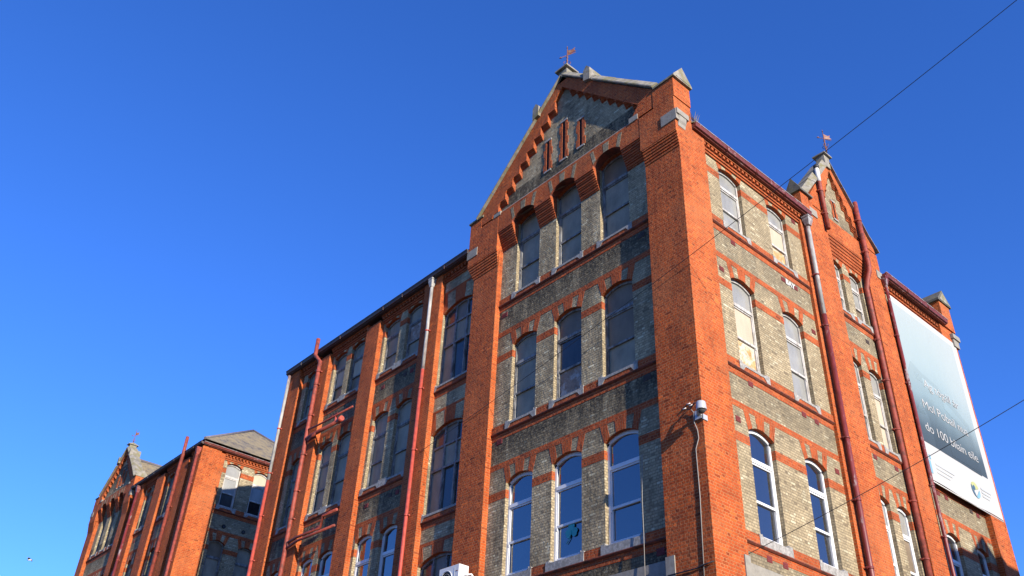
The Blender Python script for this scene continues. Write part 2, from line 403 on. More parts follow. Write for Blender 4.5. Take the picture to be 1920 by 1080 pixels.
GN = [0]
def window(B, F, w, d, style, label=None, rev=.12, sill=True, ears=None):
    """frame mesh 'window' with children pane and sill"""
    ul, ur, zs, zsp, zc = w; fr, panes, kind = style
    t = .055 if fr != 'new_frame' else .075
    g = d-rev-.045; f0, f1 = d-rev-.06, d-rev
    mb = MB(F)
    ap = arch_pts(ul, ur, zsp, zc); H = zc-zs
    ul2, ur2 = ul+.002, ur-.002
    def ztop(u):
        for (a, za), (b, zb) in zip(ap, ap[1:]):
            if a-1e-6 <= u <= b+1e-6: return za+(zb-za)*(u-a)/max(b-a, 1e-6)
        return ap[0][1] if u < ul else ap[-1][1]
    mb.box(ul2, ul+t, f0, f1, zs+.002, zsp-.001, fr); mb.box(ur-t, ur2, f0, f1, zs+.002, zsp-.001, fr)
    mb.box(ul+t, ur-t, f0, f1+.01, zs+.002, zs+t*1.25, fr)
    for (a, za), (b, zb) in zip(ap, ap[1:]):
        mb.prism([(a, za), (b, zb), (b, zb-t-.02), (a, za-t-.02)], f0, f1, fr)
    zt = zs+H*.70; zm = zs+H*.335
    if kind == 'sash':
        mb.box(ul+t, ur-t, f0-.01, f1+.012, zt-.055, zt+.045, fr)
        mb.box(ul+t, ur-t, f0-.02, f1-.008, zm-.032, zm+.032, fr)
        i = .042
        for a, b in ((ul+t, ul+t+i), (ur-t-i, ur-t)):
            mb.box(a, b, f0-.02, f1-.016, zs+t, zm-.03, fr); mb.box(a, b, f0-.02, f1-.012, zm+.03, zt-.055, fr)
        mb.box(ul+t+i, ur-t-i, f0-.02, f1-.013, zt-.10, zt-.055, fr)
        mb.box(ul+t+i, ur-t-i, f0-.02, f1-.017, zs+t, zs+t+.06, fr)
        for x in (ul+t+.02, ur-t-.02): mb.box(x-.018, x+.018, f1-.02, f1+.006, zm-.10, zm-.03, fr)   # sash horns
        rows = [(zs, zm), (zm, zt), (zt, None)]; colsu = [(ul, ur)]
    else:
        W = ur-ul; z1, z2 = zs+H*.50, zs+H*.76
        for z in (z1, z2): mb.box(ul+t, ur-t, f0, f1+.006, z-.035, z+.035, fr)
        for k in (1, 2):
            x = ul+W*k/3; mb.box(x-.03, x+.03, f0, f1+.003, zs+t, ztop(x)-t, fr)
        for k in range(3):
            a, b = ul+W*k/3+.03, ul+W*(k+1)/3-.03
            for (p, q) in ((zs+t, z1-.035), (z1+.035, z2-.035)):
                mb.box(a, a+.028, f0-.01, f1-.015, p, q, fr); mb.box(b-.028, b, f0-.01, f1-.015, p, q, fr)
        rows = [(zs, z1), (z1, z2), (z2, None)]; colsu = [(ul+W*k/3, ul+W*(k+1)/3) for k in range(3)]
    wo_ = B.part(mb, 'window')
    if label: wo_['label'] = label
    pm = MB(F); k = 0
    for (a, b) in colsu:
        for (p, q) in rows:
            mat = panes[k % len(panes)]; k += 1
            if mat == 'old_glass': mat = random.choice(['old_glass']*5+['brown_glass', 'old_glass'])
            j = [random.uniform(-.006, .006) for _ in range(4)]
            gd = g-(.02 if q and q < zt else 0)
            if q is None:
                us = [a+(b-a)*i/8 for i in range(9)]
                for x, y in zip(us, us[1:]): pm.face([pm.P(x, gd, p), pm.P(y, gd, p), pm.P(y, gd+j[0], ztop(y)), pm.P(x, gd+j[0], ztop(x))], mat)
            else: pm.face([pm.P(a, gd+j[0], p), pm.P(b, gd+j[1], p), pm.P(b, gd+j[2], q), pm.P(a, gd+j[3], q)], mat)
    pm.build('pane', wo_, B.root)
    if sill:
        sm = MB(F); el, er = ears or (.115, .115)
        if style[0] == 'new_frame': sm.box(ul-el, ur+er, d-.02, d+.06, zs-.205, zs-.012, 'sill_stone')
        else:
            sm.prism([(ul-el, zs-.20), (ul+.02, zs-.20), (ul+.12, zs-.075), (ur-.12, zs-.075), (ur-.02, zs-.20), (ur+er, zs-.20), (ur+er, zs-.012), (ul-el, zs-.012)], d-.02, d+.06, 'sill_stone')
            sm.prism([(ul+.021, zs-.20), (ur-.021, zs-.20), (ur-.122, zs-.0765), (ul+.122, zs-.0765)], d-.02, d+.045, 'red_band_brick')
        sm.box(ul+.003, ur-.003, d-rev, d+.05, zs-.012, zs+.006, 'sill_stone')
        for x0, x1 in ((ul-el, ul-.001), (ur+.001, ur+er)): sm.box(x0, x1, d-.02, d+.052, zs-.012, zs+.055, 'sill_stone')
        for (c, s_) in ((ul, 1), (ur, -1)):
            sm.prism([(c, zs+.0065), (c+s_*.09, zs+.0065), (c+s_*.03, zs+.022), (c, zs+.08)] if s_ > 0 else [(c-.09, zs+.0065), (c, zs+.0065), (c, zs+.08), (c-.03, zs+.022)], d-rev+.002, d+.045, 'sill_stone')
        sm.build('sill', wo_, B.root)
    return wo_

def dentil_eaves(B, F, u0, u1, d, z, gm='gutter_maroon', lip='gutter_edge', over=.12, end0=0.0, end1=0.0, g0=None, g1=None):
    """string courses, dentils (one mesh) and a gutter of its own"""
    mb = MB(F)
    mb.box(u0, u1, d-.02, d+.05, z-.20, z-.13, 'red_band_brick'); mb.box(u0, u1, d-.02, d+.09, z-.125, z-.06, 'red_band_brick')
    mb.box(u0, u1, d-.02, d+.045, z-.058, z+.12, 'red_band_brick')
    n = max(2, int((u1-u0)/.185))
    for i in range(n):
        c = u0+(u1-u0)*(i+.5)/n; mb.box(c-.048, c+.048, d+.046, d+.15, z-.045, z+.055, 'red_band_brick')
    mb.box(u0, u1, d-.02, d+.17, z+.06, z+.12, 'red_band_brick')
    B.part(mb, 'dentil_course')
    g = MB(F); a, b = (g0 if g0 is not None else u0-end0), (g1 if g1 is not None else u1+end1)
    dd = over
    g.prism_u([(d-.02, z+.121), (dd-.03, z+.121), (dd-.03, z+.15), (dd+.03, z+.165), (dd+.04, z+.21), (dd+.03, z+.23), (dd+.055, z+.30), (d-.02, z+.30)], a, b, gm)
    g.box(a, b, dd+.005, dd+.066, z+.301, z+.325, lip)
    for k in range(1, int((b-a)/1.8)+1):
        u = a+(b-a)*k/(int((b-a)/1.8)+1); g.box(u-.02, u+.02, dd-.02, dd+.060, z+.135, z+.30, gm)
    B.part(g, 'gutter')

def pier(B, F, u0, u1, d0, d1, z0, z1, mat='red_brick', name='pier'):
    mb = MB(F); mb.box(u0, u1, d0, d1, z0, z1, mat); return B.part(mb, name)

def downpipe(B, F, pts, r, mats, brackets=(), hopper=None, split=None, label=None):
    mb = MB(F)
    if split is None: mb.tube(pts, r, mats[0], 12)
    else:
        (u, d, z0), (_, _, z1) = pts[0], pts[-1]
        mb.tube([(u, d, z0), (u, d, split)], r, mats[0], 12); mb.tube([(u, d, split), (u, d, z1)], r*.995, mats[1], 12)
    zs = [p[2] for p in pts]
    o = B.part(mb, 'downpipe')
    if label: o['label'] = label
    for (u, d, z) in brackets:
        b = MB(F); b.tube([(u, d, z-.03), (u, d, z+.03)], r*1.16, mats[-1], 12); b.box(u-r*1.8, u+r*1.8, d-r-.02, d-r*.55, z-.022, z+.022, mats[-1])
        for s_ in (-1, 1): b.tube([(u+s_*r*1.6, d-r*.6, z), (u+s_*r*1.6, d, z)], .014, mats[-1], 8)
        b.build('bracket', o, B.root)
    if hopper:
        u, d, z = hopper; h = MB(F)
        lo = [(-1, -1), (1, -1), (1, 1), (-1, 1)]
        rings = [(r*1.1, z-.27), (r*1.3, z-.19), (r*1.75, z-.08), (r*1.75, z+.02), (r*2.0, z+.03), (r*2.0, z+.08)]
        vs = [h.P(u+a*q*1.0, d+b*q*.9, zz) for q, zz in rings for a, b in lo]
        fs = [(4*k+j, 4*k+(j+1) % 4, 4*k+4+(j+1) % 4, 4*k+4+j) for k in range(len(rings)-1) for j in range(4)]+[(0, 3, 2, 1), (20, 21, 22, 23)]
        h.solid(vs, fs, mats[0]); h.build('hopper', o, B.root)
    return o

def vent(B, F, u, d, z, mat='terracotta_vent', w=.20, h=.15):
    mb = MB(F); mb.box(u-w/2, u+w/2, d-.02, d+.012, z-h/2, z+h/2, mat)
    for i in range(3): mb.box(u-w/2+.02, u+w/2-.02, d+.012, d+.018, z-h/2+.02+i*.042, z-h/2+.045+i*.042, mat)
    B.part(mb, 'air_vent')

def corbel(mb, F, u0, u1, z0, z1, d0, d1, n, mat='red_band_brick', side0=0.0, side1=0.0):
    """n courses each stepping a little further out"""
    for i in range(n):
        a = z0+(z1-z0)*i/n; b = z0+(z1-z0)*(i+1)/n; t = (i+1)/n
        h = (b-a)
        mb.box(u0-side0*t, u1+side1*t, d0-.02, d0+(d1-d0)*t, a+h*.42, b, mat)
        mb.box(u0-side0*t*.9, u1+side1*t*.9, d0-.02, d0+(d1-d0)*t-.028, a, a+h*.42, mat)

def rake_coping(B, F, pts, d0, d1, th, mat='coping_stone', name='coping'):
    mb = MB(F)
    for (u0, z0), (u1, z1) in zip(pts, pts[1:]):
        L = math.hypot(u1-u0, z1-z0); n = max(1, int(L/.95))
        for i in range(n):
            a, b = i/n, (i+1)/n; g = .006
            p0 = (u0+(u1-u0)*(a+g/L), z0+(z1-z0)*(a+g/L)); p1 = (u0+(u1-u0)*(b-g/L), z0+(z1-z0)*(b-g/L))
            j = random.uniform(-.006, .006)
            nx, nz = -(z1-z0)/L, (u1-u0)/L
            if nz < 0: nx, nz = -nx, -nz
            q = th+j
            dm = d0+(d1-d0)*.45; sec = [(d0, 0), (d1+j, 0), (d1+j, q*.30), (d1-.13, q*1.65), (d0, q*1.2)]
            vs = [mb.P(p[0]+nx*h_, dd_, p[1]+nz*h_) for p in (p0, p1) for dd_, h_ in sec]
            mb.solid(vs, [(0, 1, 2, 3, 4), (9, 8, 7, 6, 5)]+[(a_, (a_+1) % 5, 5+(a_+1) % 5, 5+a_) for a_ in range(5)], mat)
    return B.part(mb, name)

def gablet_cap(B, F, u0, u1, d0, d1, z, h, along='u', mat='coping_stone', name='pier_cap'):
    """little saddle-backed stone cap; the ridge runs along u (triangles face +-u) or along d"""
    mb = MB(F); e = .05
    if along == 'u':
        c = (d0+d1)/2
        mb.prism_u([(d0-e, z), (d1+e, z), (d1+e, z+.07), (c, z+h), (d0-e, z+.07)], u0-e, u1+e, mat)
        mb.prism_u([(d0+.06, z+.05), (d1-.06, z+.05), (c, z+h-.13)], u1+e, u1+e+.012, mat)
    else:
        c = (u0+u1)/2
        mb.prism([(u0-e, z), (u1+e, z), (u1+e, z+.07), (c, z+h), (u0-e, z+.07)], d0-e, d1+e, mat)
    return B.part(mb, name)

def finial(B, F, u, d, z, w=.34, h=.42, mat='coping_stone'):
    mb = MB(F); a = w/2
    mb.box(u-a*.8, u+a*.8, d-a*.8, d+a*.8, z-.35, z+h*.45, mat)
    mb.box(u-a*1.2, u+a*1.2, d-a*1.2, d+a*1.2, z+h*.45, z+h*.58, mat)
    vs = [mb.P(u+x*a*1.1, d+y*a*1.1, z+h*.58) for x, y in ((-1, -1), (1, -1), (1, 1), (-1, 1))]+[mb.P(u+x*a*.3, d+y*a*.3, z+h) for x, y in ((-1, -1), (1, -1), (1, 1), (-1, 1))]
    mb.solid(vs, [(0, 1, 5, 4), (1, 2, 6, 5), (2, 3, 7, 6), (3, 0, 4, 7), (4, 5, 6, 7), (0, 3, 2, 1)], mat)
    return B.part(mb, 'finial')

def dentil_steps(mb, tips, side, width, d0, d1, mat='red_band_brick'):
    """toothed inner edge of the gable border: each step a block over three small corbel courses"""
    for (u, z), (u2, z2) in zip(tips, tips[1:]):
        h = z2-z
        for i in range(3):
            dd = d0+(d1-d0)*(i+1)/4; a = z+.055*i
            x0, x1 = (u-width, u) if side > 0 else (u, u+width)
            mb.box(x0, x1, d0-.02, dd, a+.018, a+.055, mat)
            mb.box(x0, x1, d0-.02, dd-.025, a, a+.018, mat)
        mb.box(x0, x1, d0-.02, d1, z+.165, z2+.165, mat)

def slit(B, F, u, w, z0, z1, d, sm=1.0):
    mb = MB(F); mb.box(u-w/2, u+w/2, d-.02, d+.004, z0, z1, 'dark_interior')
    n = max(4, int((z1-z0)/.15))
    for i in range(n):
        a, b = z0+(z1-z0)*i/n, z0+(z1-z0)*(i+1)/n; e = (.145 if (i//2) % 2 == 0 else .085)*sm
        mb.box(u-w/2-e, u-w/2, d-.02, d+.022, a, b, 'red_band_brick'); mb.box(u+w/2, u+w/2+e, d-.02, d+.022, a, b, 'red_band_brick')
    o = B.part(mb, 'slit_window')
    st = MB(F); st.box(u-w/2-.10*sm, u+w/2+.10*sm, d-.02, d+.035, z0-.07, z0-.001, 'sill_stone'); st.build('sill', o, B.root)
    st = MB(F); st.box(u-w/2-.10*sm, u+w/2+.10*sm, d-.02, d+.035, z1+.001, z1+.08*sm, 'sill_stone'); st.build('lintel', o, B.root)

OLD = ('old_frame', ['old_glass', 'old_glass', 'old_glass'], 'sash')
NEW = ('new_frame', ['new_glass', 'new_glass', 'new_glass'], 'sash')
MULTI = ('old_frame', ['old_glass', 'old_glass', 'dark_glass', 'dark_glass', 'old_glass', 'brown_glass', 'dark_glass', 'old_glass', 'dark_glass'], 'multi')
DUST = ('pale_frame', ['dusty_glass', 'dusty_glass', 'dusty_glass'], 'sash')

# levels of the three upper floors: sill, spring of the arch
LV = [(17.93, 20.03), (13.35, 16.03), (8.80, 11.49)]
def wins3(ul, ur, top_sp=20.03, rise=.17):
    return [(ul, ur, LV[0][0], top_sp, top_sp+rise-.02), (ul, ur, LV[1][0], LV[1][1], LV[1][1]+rise), (ul, ur, LV[2][0], LV[2][1], LV[2][1]+rise)]
MID = [(19.60, 19.84), (15.60, 15.84), (11.05, 11.29)]
TOPB = [None, (16.52, 16.70), (11.98, 12.16)]
VT = [20.40, 16.53, 11.99]

def std_bay(B, F, u0, u1, cols, z1, styles, d=-REC, z0=0.0, top='std', labels=None):
    """one bay of paired sash windows through the three floors; cols = [(ul, ur)...]; styles[floor][col]"""
    mb = MB(F); allw = []
    rows = []
    for k in range(3):
        row = []
        for (ul, ur) in cols:
            w = wins3(ul, ur)[k]; row.append(w)
        rows.append(row); allw += row
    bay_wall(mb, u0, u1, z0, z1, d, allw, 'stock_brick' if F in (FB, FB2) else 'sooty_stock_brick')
    for k in range(3):
        bands(mb, u0, u1, rows[k], d, MID[k], TOPB[k])
        for w in rows[k]: voussoirs(mb, w, d, VT[k])
    B.part(mb, 'wall')
    for k in range(3):
        sill_course(B, F, u0, u1, rows[k], d, rows[k][0][2])
        for i, w in enumerate(rows[k]):
            gl = w[0]-rows[k][i-1][1] if i else 9; gr_ = rows[k][i+1][0]-w[1] if i+1 < len(rows[k]) else 9
            window(B, F, w, d, styles[k][i], (labels or {}).get((k, i)), ears=(gl/2-.001 if gl < .6 else .115, gr_/2-.001 if gr_ < .6 else .115))

# ------------------------------------------------------------------ main building
rootM = thing('brick_building', (-4.7, 8.0, 0), 'tall red and grey brick building with stone-coped corner gable', 'building')
BM = Bld(rootM)
FA = lambda u, d, z: (u, -d, z)
FB = lambda u, d, z: (d, u, z)
FB2 = lambda u, d, z: (-30.1+d, u, fz(z))

def gable_front(B, F):
    """the three-window gabled end: canonical coordinates u -9.05 .. 0"""
    cols = [(-7.07, -5.97), (-5.20, -4.08), (-3.28, -2.12)]
    L, R = -7.80, -1.27; d = -REC
    rows = []; mb = MB(F)
    for k in range(3):
        if k == 0: rows.append([(a, b, 17.93, 20.82, 21.0) for a, b in cols])
        else: rows.append([wins3(a, b)[k] for a, b in cols])
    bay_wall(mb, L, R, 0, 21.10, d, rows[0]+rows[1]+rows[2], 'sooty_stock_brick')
    for k in (1, 2):
        bands(mb, L, R, rows[k], d, MID[k], TOPB[k])
        for w in rows[k]: voussoirs(mb, w, d, VT[k])
    B.part(mb, 'wall')
    for k in range(3): sill_course(B, F, L, R, rows[k], d, rows[k][0][2])
    lab = {(1, 1): 'sash window with a foxed pale board in its lowest pane', (2, 1): 'white sash window with a teal clover sticker in its lowest pane'}
    for k in range(3):
        for i, w in enumerate(rows[k]):
            st = OLD if k < 2 else NEW
            if k == 1 and i == 1: st = ('old_frame', ['foxed_board', 'dark_glass', 'old_glass'], 'sash')
            if B is BM or k < 2: window(B, F, w, d, st, lab.get((k, i)) if B is BM else None)
    # corbels between the top windows and the arched spandrel they carry
    e = [L] + [x for c in cols for x in c] + [R]
    for a, b in zip(e[::2], e[1::2]):
        cb = MB(F); corbel(cb, F, a, b, 19.98, 20.74, d, .10, 5); B.part(cb, 'corbel')
    sp = MB(F); aw = [(a, b, 20.742, 20.79, 21.02) for a, b in cols]
    bay_wall(sp, L+.001, R-.061, 20.742, 21.48, .10, aw, 'red_brick', depth=.30, sills=False, jamb='moulded_and_shade_brick', soffit='moulded_and_shade_brick')  # darker brick on arch jambs and soffits paints in shade
    for w in aw:
        voussoirs(sp, w, .10, 21.36, 'stock_brick', ((.02, .12), (.40, .58), (.86, .97)), e=.005)
    for a, b in zip(e[::2], e[1::2]): sp.face([sp.P(a, d, 20.741), sp.P(b, d, 20.741), sp.P(b, .1, 20.741), sp.P(a, .1, 20.741)], 'red_brick')
    B.part(sp, 'spandrel')
    # piers with their corbelled heads
    pier(B, F, -9.05, L, -.6, 0, 0, 19.30); pier(B, F, R, 0, -1.2, 0, 0, 19.45)
    ch = MB(F); ch.box(-9.05, L, -.6, -.003, 19.301, 19.95, 'red_brick'); corbel(ch, F, -9.05, L, 19.30, 19.95, 0, .10, 6, 'red_brick', side0=.30)
    ch.box(-9.35, L+.0, -.6, .107, 19.951, 21.40, 'red_brick'); ch.box(-9.35, -8.75, -.6, .107, 21.401, 21.84, 'red_brick')
    B.part(ch, 'corbel_course')
    cr = MB(F); corbel(cr, F, R, 0, 19.45, 20.05, 0, .10, 6, 'red_brick')
    cr.box(R-.06, .0, -.66, .107, 20.051, 21.40, 'red_brick'); cr.box(-.76, .03, -.66, .110, 21.401, 22.16, 'red_brick')
    cr.box(-1.27, -.001, -1.19, -.003, 19.44, 20.52, 'red_brick')
    B.part(cr, 'corbel_course')
    for q in ((-.50, .06, -.3, .13, 20.44, 20.84), (-9.40, -8.86, -.3, .13, 20.27, 20.62)):
        st = MB(F); st.box(*q, 'limestone'); B.part(st, 'kneeler_stone')
    # gable slab: grey tympanum, red border with teeth
    g = MB(F)
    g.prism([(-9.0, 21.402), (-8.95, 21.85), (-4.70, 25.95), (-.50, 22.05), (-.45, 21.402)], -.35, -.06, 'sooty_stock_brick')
    g.prism([(-8.80, 21.481), (-8.22, 21.481), (-4.72, 25.44), (-4.70, 25.93), (-8.90, 21.88)], -.061, .10, 'red_brick')
    g.prism([(-.74, 21.481), (-1.62, 21.481), (-1.58, 21.70), (-1.34, 22.02), (-4.72, 25.44), (-4.70, 25.93), (-.62, 22.10)], -.061, .10, 'red_brick')
    g.prism_u([(-.061, 21.482), (.10, 21.482), (.055, 21.56), (-.061, 21.56)], -7.6, -1.63, 'sill_stone')
    tl = [(-7.86+.348*i, 21.46+.372*i) for i in range(10)]; dentil_steps(g, tl, 1, .55, -.06, .095)
    tr = [(-1.60-.345*i, 22.02+.345*i) for i in range(10)]; dentil_steps(g, tr, -1, .55, -.06, .093)
    B.part(g, 'gable')
    for q in ((-8.05, -7.70, -.05, .125, 21.40, 21.56), (-1.72, -1.38, -.05, .125, 21.45, 21.66)):
        kb = MB(F); kb.box(*q, 'limestone'); B.part(kb, 'kneeler_stone')
    slit(B, F, -5.52, .13, 22.12, 23.45, -.06); slit(B, F, -4.75, .14, 22.15, 23.85, -.06); slit(B, F, -3.95, .13, 22.18, 23.38, -.06)
    # stone copings with saddle blocks
    rake_coping(B, F, [(-8.95, 21.86), (-5.86, 24.84)], -.40, .20, .13); rake_coping(B, F, [(-5.82, 24.90), (-4.72, 25.95)], -.40, .20, .13)
    rake_coping(B, F, [(-.72, 22.26), (-3.20, 24.56)], -.40, .20, .13); rake_coping(B, F, [(-3.24, 24.62), (-4.68, 25.95)], -.40, .20, .13)
    for u, z, s_ in ((-5.95, 24.90, 1), (-3.42, 24.86, -1)):
        b = MB(F); w = .30
        b.prism([(u-w*.5, z-.12-.1*(s_ > 0)), (u+w*.5, z-.12-.1*(s_ < 0)), (u+w*.5, z+.34), (u, z+.52), (u-w*.5, z+.34)], -.42, .22, 'coping_stone'); B.part(b, 'saddle_stone')
    finial(B, F, -4.70, -.10, 26.05, .50, .50)

gable_front(BM, FA)
gablet_cap(BM, FA, -.66, .06, -.66, .10, 22.162, .62, 'u')
gablet_cap(BM, FA, -9.36, -8.70, -.50, .10, 21.842, .34, 'u', 'dark_coping_stone')

def wing(B, F, z1=20.55):
    """the long recessed range between gable and far end: canonical u -21.9 .. -9.05"""
    d = -REC
    # narrow bay with the many-paned stair windows
    nb = [(-10.98, -9.10, 15.95, 18.88, 19.12), (-10.98, -9.10, 11.45, 14.18, 14.42), (-10.98, -9.10, 6.9, 9.90, 10.14)]
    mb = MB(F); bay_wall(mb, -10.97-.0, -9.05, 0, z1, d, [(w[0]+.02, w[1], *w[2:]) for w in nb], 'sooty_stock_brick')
    for w, zt in zip(nb, (19.70, 14.92, 10.46)):
        voussoirs(mb, w, d, zt, segs=((-.05, .14), (.36, .64), (.86, 1.02)))
        mb.box(-10.97, -9.05, d-.02, d+.006, zt, zt+.10, 'red_band_brick')
    B.part(mb, 'wall')
    for k, w in enumerate(nb):
        w = (w[0]+.02, w[1], *w[2:])
        if B is BM or k < 2: window(B, F, w, d, MULTI)
        sill_course(B, F, -10.97, -9.05, [w], d, w[2])
    pier(B, F, -12.02, -10.97, -.5, 0, 0, z1)
    o = OLD; b = ('old_frame', ['old_glass', 'foxed_board', 'old_glass'], 'sash'); m = ('old_frame', ['brown_glass', 'plywood', 'old_glass'], 'sash')
    std_bay(B, F, -14.90, -12.02, [(-14.74, -13.74), (-13.28, -12.29)], z1, [[o, b], [o, o], [NEW, NEW]], labels={(0, 1): 'sash window with a pale board in its middle pane'} if B is BM else None)
    pier(B, F, -15.80, -14.90, -.5, 0, 0, z1-.22)
    std_bay(B, F, -18.55, -15.80, [(-18.38, -17.46), (-17.10, -16.15)], z1, [[m, m], [o, o], [NEW, NEW]])
    pier(B, F, -19.40, -18.55, -.5, 0, 0, z1-.22)
    std_bay(B, F, -20.90, -19.40, [(-20.55, -19.78)], z1, [[o], [o], [NEW]])
    p = MB(F); p.box(-21.9, -20.90, -1.0, 0, 0, z1-.75, 'red_brick')
    p.prism([(-21.9, z1-.749), (-20.90, z1-.749), (-21.02, z1-.35), (-21.02, z1), (-21.9, z1)], -1.0, -.001, 'red_brick'); B.part(p, 'pier')
    dentil_eaves(B, F, -20.90, -19.42, d, z1-.12, 'dark_gutter', 'dark_gutter', over=.14, g0=-22.0, g1=-19.41)
    dentil_eaves(B, F, -18.55, -15.82, d, z1-.12, 'dark_gutter', 'dark_gutter', over=.14, g0=-19.40, g1=-15.81)
    dentil_eaves(B, F, -14.90, -12.02, d, z1-.12, 'dark_gutter', 'dark_gutter', over=.14, g0=-15.80, g1=-12.0)
    dentil_eaves(B, F, -10.97, -9.07, d, z1-.12, 'dark_gutter', 'dark_gutter', over=.14, g0=-11.99, g1=-9.36)
    for k, z in enumerate((17.27, 12.72, 8.2)):
        for u, mt in ((-14.35, 'terracotta_vent'), (-12.95, 'dark_vent'), (-12.55, 'terracotta_vent'), (-17.9, 'terracotta_vent'), (-17.55, 'terracotta_vent'), (-20.2, 'dark_vent')): vent(B, F, u, d, z-.02, mt)
wing(BM, FA)
# rainwater and soil pipes of the wing
downpipe(BM, FA, [(-11.45, .09, 20.35), (-11.45, .09, 0)], .060, ('peeling_white_paint', 'bright_red_paint'), [(-11.45, .10, z) for z in (18.3, 16.0, 13.75, 11.55, 9.6)], (-11.45, .10, 20.45), split=16.75, label='red downpipe with its upper third peeled white')
downpipe(BM, FA, [(-19.32, .28, 21.25), (-19.32, .28, 20.45), (-19.05, .14, 20.1), (-19.05, .14, 0)], .085, ('red_paint', 'red_paint'), [(-19.05, .14, z) for z in (19.6, 19.0, 17.6, 15.9, 14.4, 13.3)], label='thick red soil pipe rising above the gutter')
downpipe(BM, FA, [(-21.72, .12, 20.45), (-21.72, .12, 0)], .066, ('peeling_white_paint', 'bright_red_paint'), [(-21.72, .12, z) for z in (17.9, 15.9, 14.1, 12.3)], None, split=15.6, label='corner downpipe flaking white at the top')
for z in (16.55, 12.42):
    hi = z > 15; mb = MB(FA)
    if hi:
        mb.tube([(-19.05, .13, z), (-18.6, .16, z+.02), (-16.55, .10, z+.02)], .075, 'red_paint'); mb.tube([(-16.75, .10, z+.02), (-16.45, .12, z+.06)], .105, 'bright_red_paint')
        mb.tube([(-19.05, .13, z+.42), (-18.2, .16, z+.33), (-15.82, .10, z+.33)], .035, 'red_paint'); mb.tube([(-16.95, .10, z+.02), (-16.95, .10, z+.32)], .05, 'bright_red_paint')
        mb.tube([(-18.85, .13, z-.12), (-18.2, .17, z+.0)], .06, 'red_paint')
    else:
        mb.tube([(-19.05, .13, z-.05), (-18.3, .16, z), (-16.75, .10, z+.02), (-16.70, .10, z+.45), (-15.82, .08, z+.45)], .05, 'red_paint')
        mb.tube([(-19.05, .13, z-.25), (-18.2, .15, z-.14), (-15.82, .08, z-.12)], .045, 'red_paint')
        mb.tube([(-18.9, .13, z-.05), (-18.9, .13, z-.25)], .05, 'red_paint')
    BM.part(mb, 'branch_pipe')
for u, z, mt in ((-1.72, 17.33, 'dark_vent'), (-7.52, 17.30, 'terracotta_vent'), (-1.75, 12.80, 'dark_vent'), (-7.45, 12.86, 'terracotta_vent'), (-1.60, 8.32, 'terracotta_vent')): vent(BM, FA, u, -REC, z, mt, .24, .17)
# stone fascia over the ground floor on both street sides
fs = MB(FA); fs.box(-7.80, -1.27, -REC-.02, -REC+.10, 7.45, 8.06, 'limestone'); fs.box(-1.30, -1.05, -.02, .03, 7.35, 8.07, 'limestone'); BM.part(fs, 'fascia_stone')
fs = MB(FB); fs.box(1.20, 6.2, -REC-.02, -REC+.10, 7.35, 8.05, 'limestone'); fs.box(1.02, 1.22, -.02, .03, 7.2, 8.12, 'limestone'); BM.part(fs, 'fascia_stone')

# ---- side facade (B), bay by bay
std = lambda a, b, c: ('pale_frame', [a, b, c], 'sash')
dg = 'dusty_glass'
std_bay(BM, FB, 1.20, 6.20, [(2.05, 3.11), (4.44, 5.45)], 20.55,
        [[std(dg, dg, dg), std('ochre_board', 'plywood', dg)], [std('ochre_board', 'plywood', dg), std(dg, dg, dg)], [NEW, NEW]],
        labels={(0, 1): 'top sash window boarded cream and ochre inside', (1, 0): 'sash window with cream and ochre boards in its lower panes'})
pier(BM, FB, 0.004, 1.20, -1.2, -.002, 0, 20.53)
sp_ = MB(FB); sp_.box(6.20, 6.62, -.5, -.10, 0, 20.40, 'red_brick'); BM.part(sp_, 'pier')
dentil_eaves(BM, FB, 1.20, 6.20, -REC, 20.47, 'gutter_maroon', 'gutter_edge', over=.10, g0=.68, g1=6.60)
ks = MB(FB); ks.box(-.11, .42, -.3, .10, 20.64, 20.84, 'limestone'); ks.prism_u([(-.1, 20.26), (.015, 20.26), (.03, 20.38), (.065, 20.45), (.08, 20.639), (-.1, 20.639)], .0, .32, 'limestone'); BM.part(ks, 'kneeler_stone')
# gabled bay
d = -REC; gcols = [(7.86, 8.60), (9.02, 9.76)]; gw = [[(a, b, s_, sp, sp+.14) for a, b in gcols] for s_, sp in ((17.85, 19.72), (13.33, 15.98), (8.80, 11.49))]
mb = MB(FB); bay_wall(mb, 7.72, 10.0, 0, 20.7, d, gw[0]+gw[1]+gw[2], 'stock_brick')
for k in range(3):
    bands(mb, 7.72, 10.0, gw[k], d, [(19.28, 19.50), MID[1], MID[2]][k], [None, TOPB[1], TOPB[2]][k])
    for w in gw[k]: voussoirs(mb, w, d, [19.98, 16.53, 11.99][k], segs=((0, .22), (.40, .60), (.78, 1)))
BM.part(mb, 'wall')
for k in range(3):
    sill_course(BM, FB, 7.72, 10.0, gw[k], d, gw[k][0][2])
    for i, w in enumerate(gw[k]):
        st = [[std(dg, dg, dg), std('brown_glass', dg, dg)], [std(dg, dg, dg), std('plywood', 'plywood', dg)], [('new_frame', ['dusty_glass', 'dusty_glass', 'dusty_glass'], 'sash'), ('new_frame', ['dusty_glass', 'brown_glass', 'dusty_glass'], 'sash')]][k][i]
        window(BM, FB, w, d, st)
cb = MB(FB); corbel(cb, FB, 7.72, 10.0, 19.98, 20.68, d, -.02, 6); cb.box(7.72, 10.0, d, -.015, 20.681, 21.44, 'red_brick'); BM.part(cb, 'corbel_course')
pier(BM, FB, 6.62, 7.72, -.7, 0, 0, 21.40); pier(BM, FB, 10.0, 11.03, -.7, 0, 0, 21.40)
pt = MB(FB); pt.box(6.62, 7.05, -.80, -.003, 21.401, 21.72, 'red_brick'); pt.box(6.15, 6.619, -.32, .10, 20.70, 21.45, 'red_brick'); BM.part(pt, 'pier')
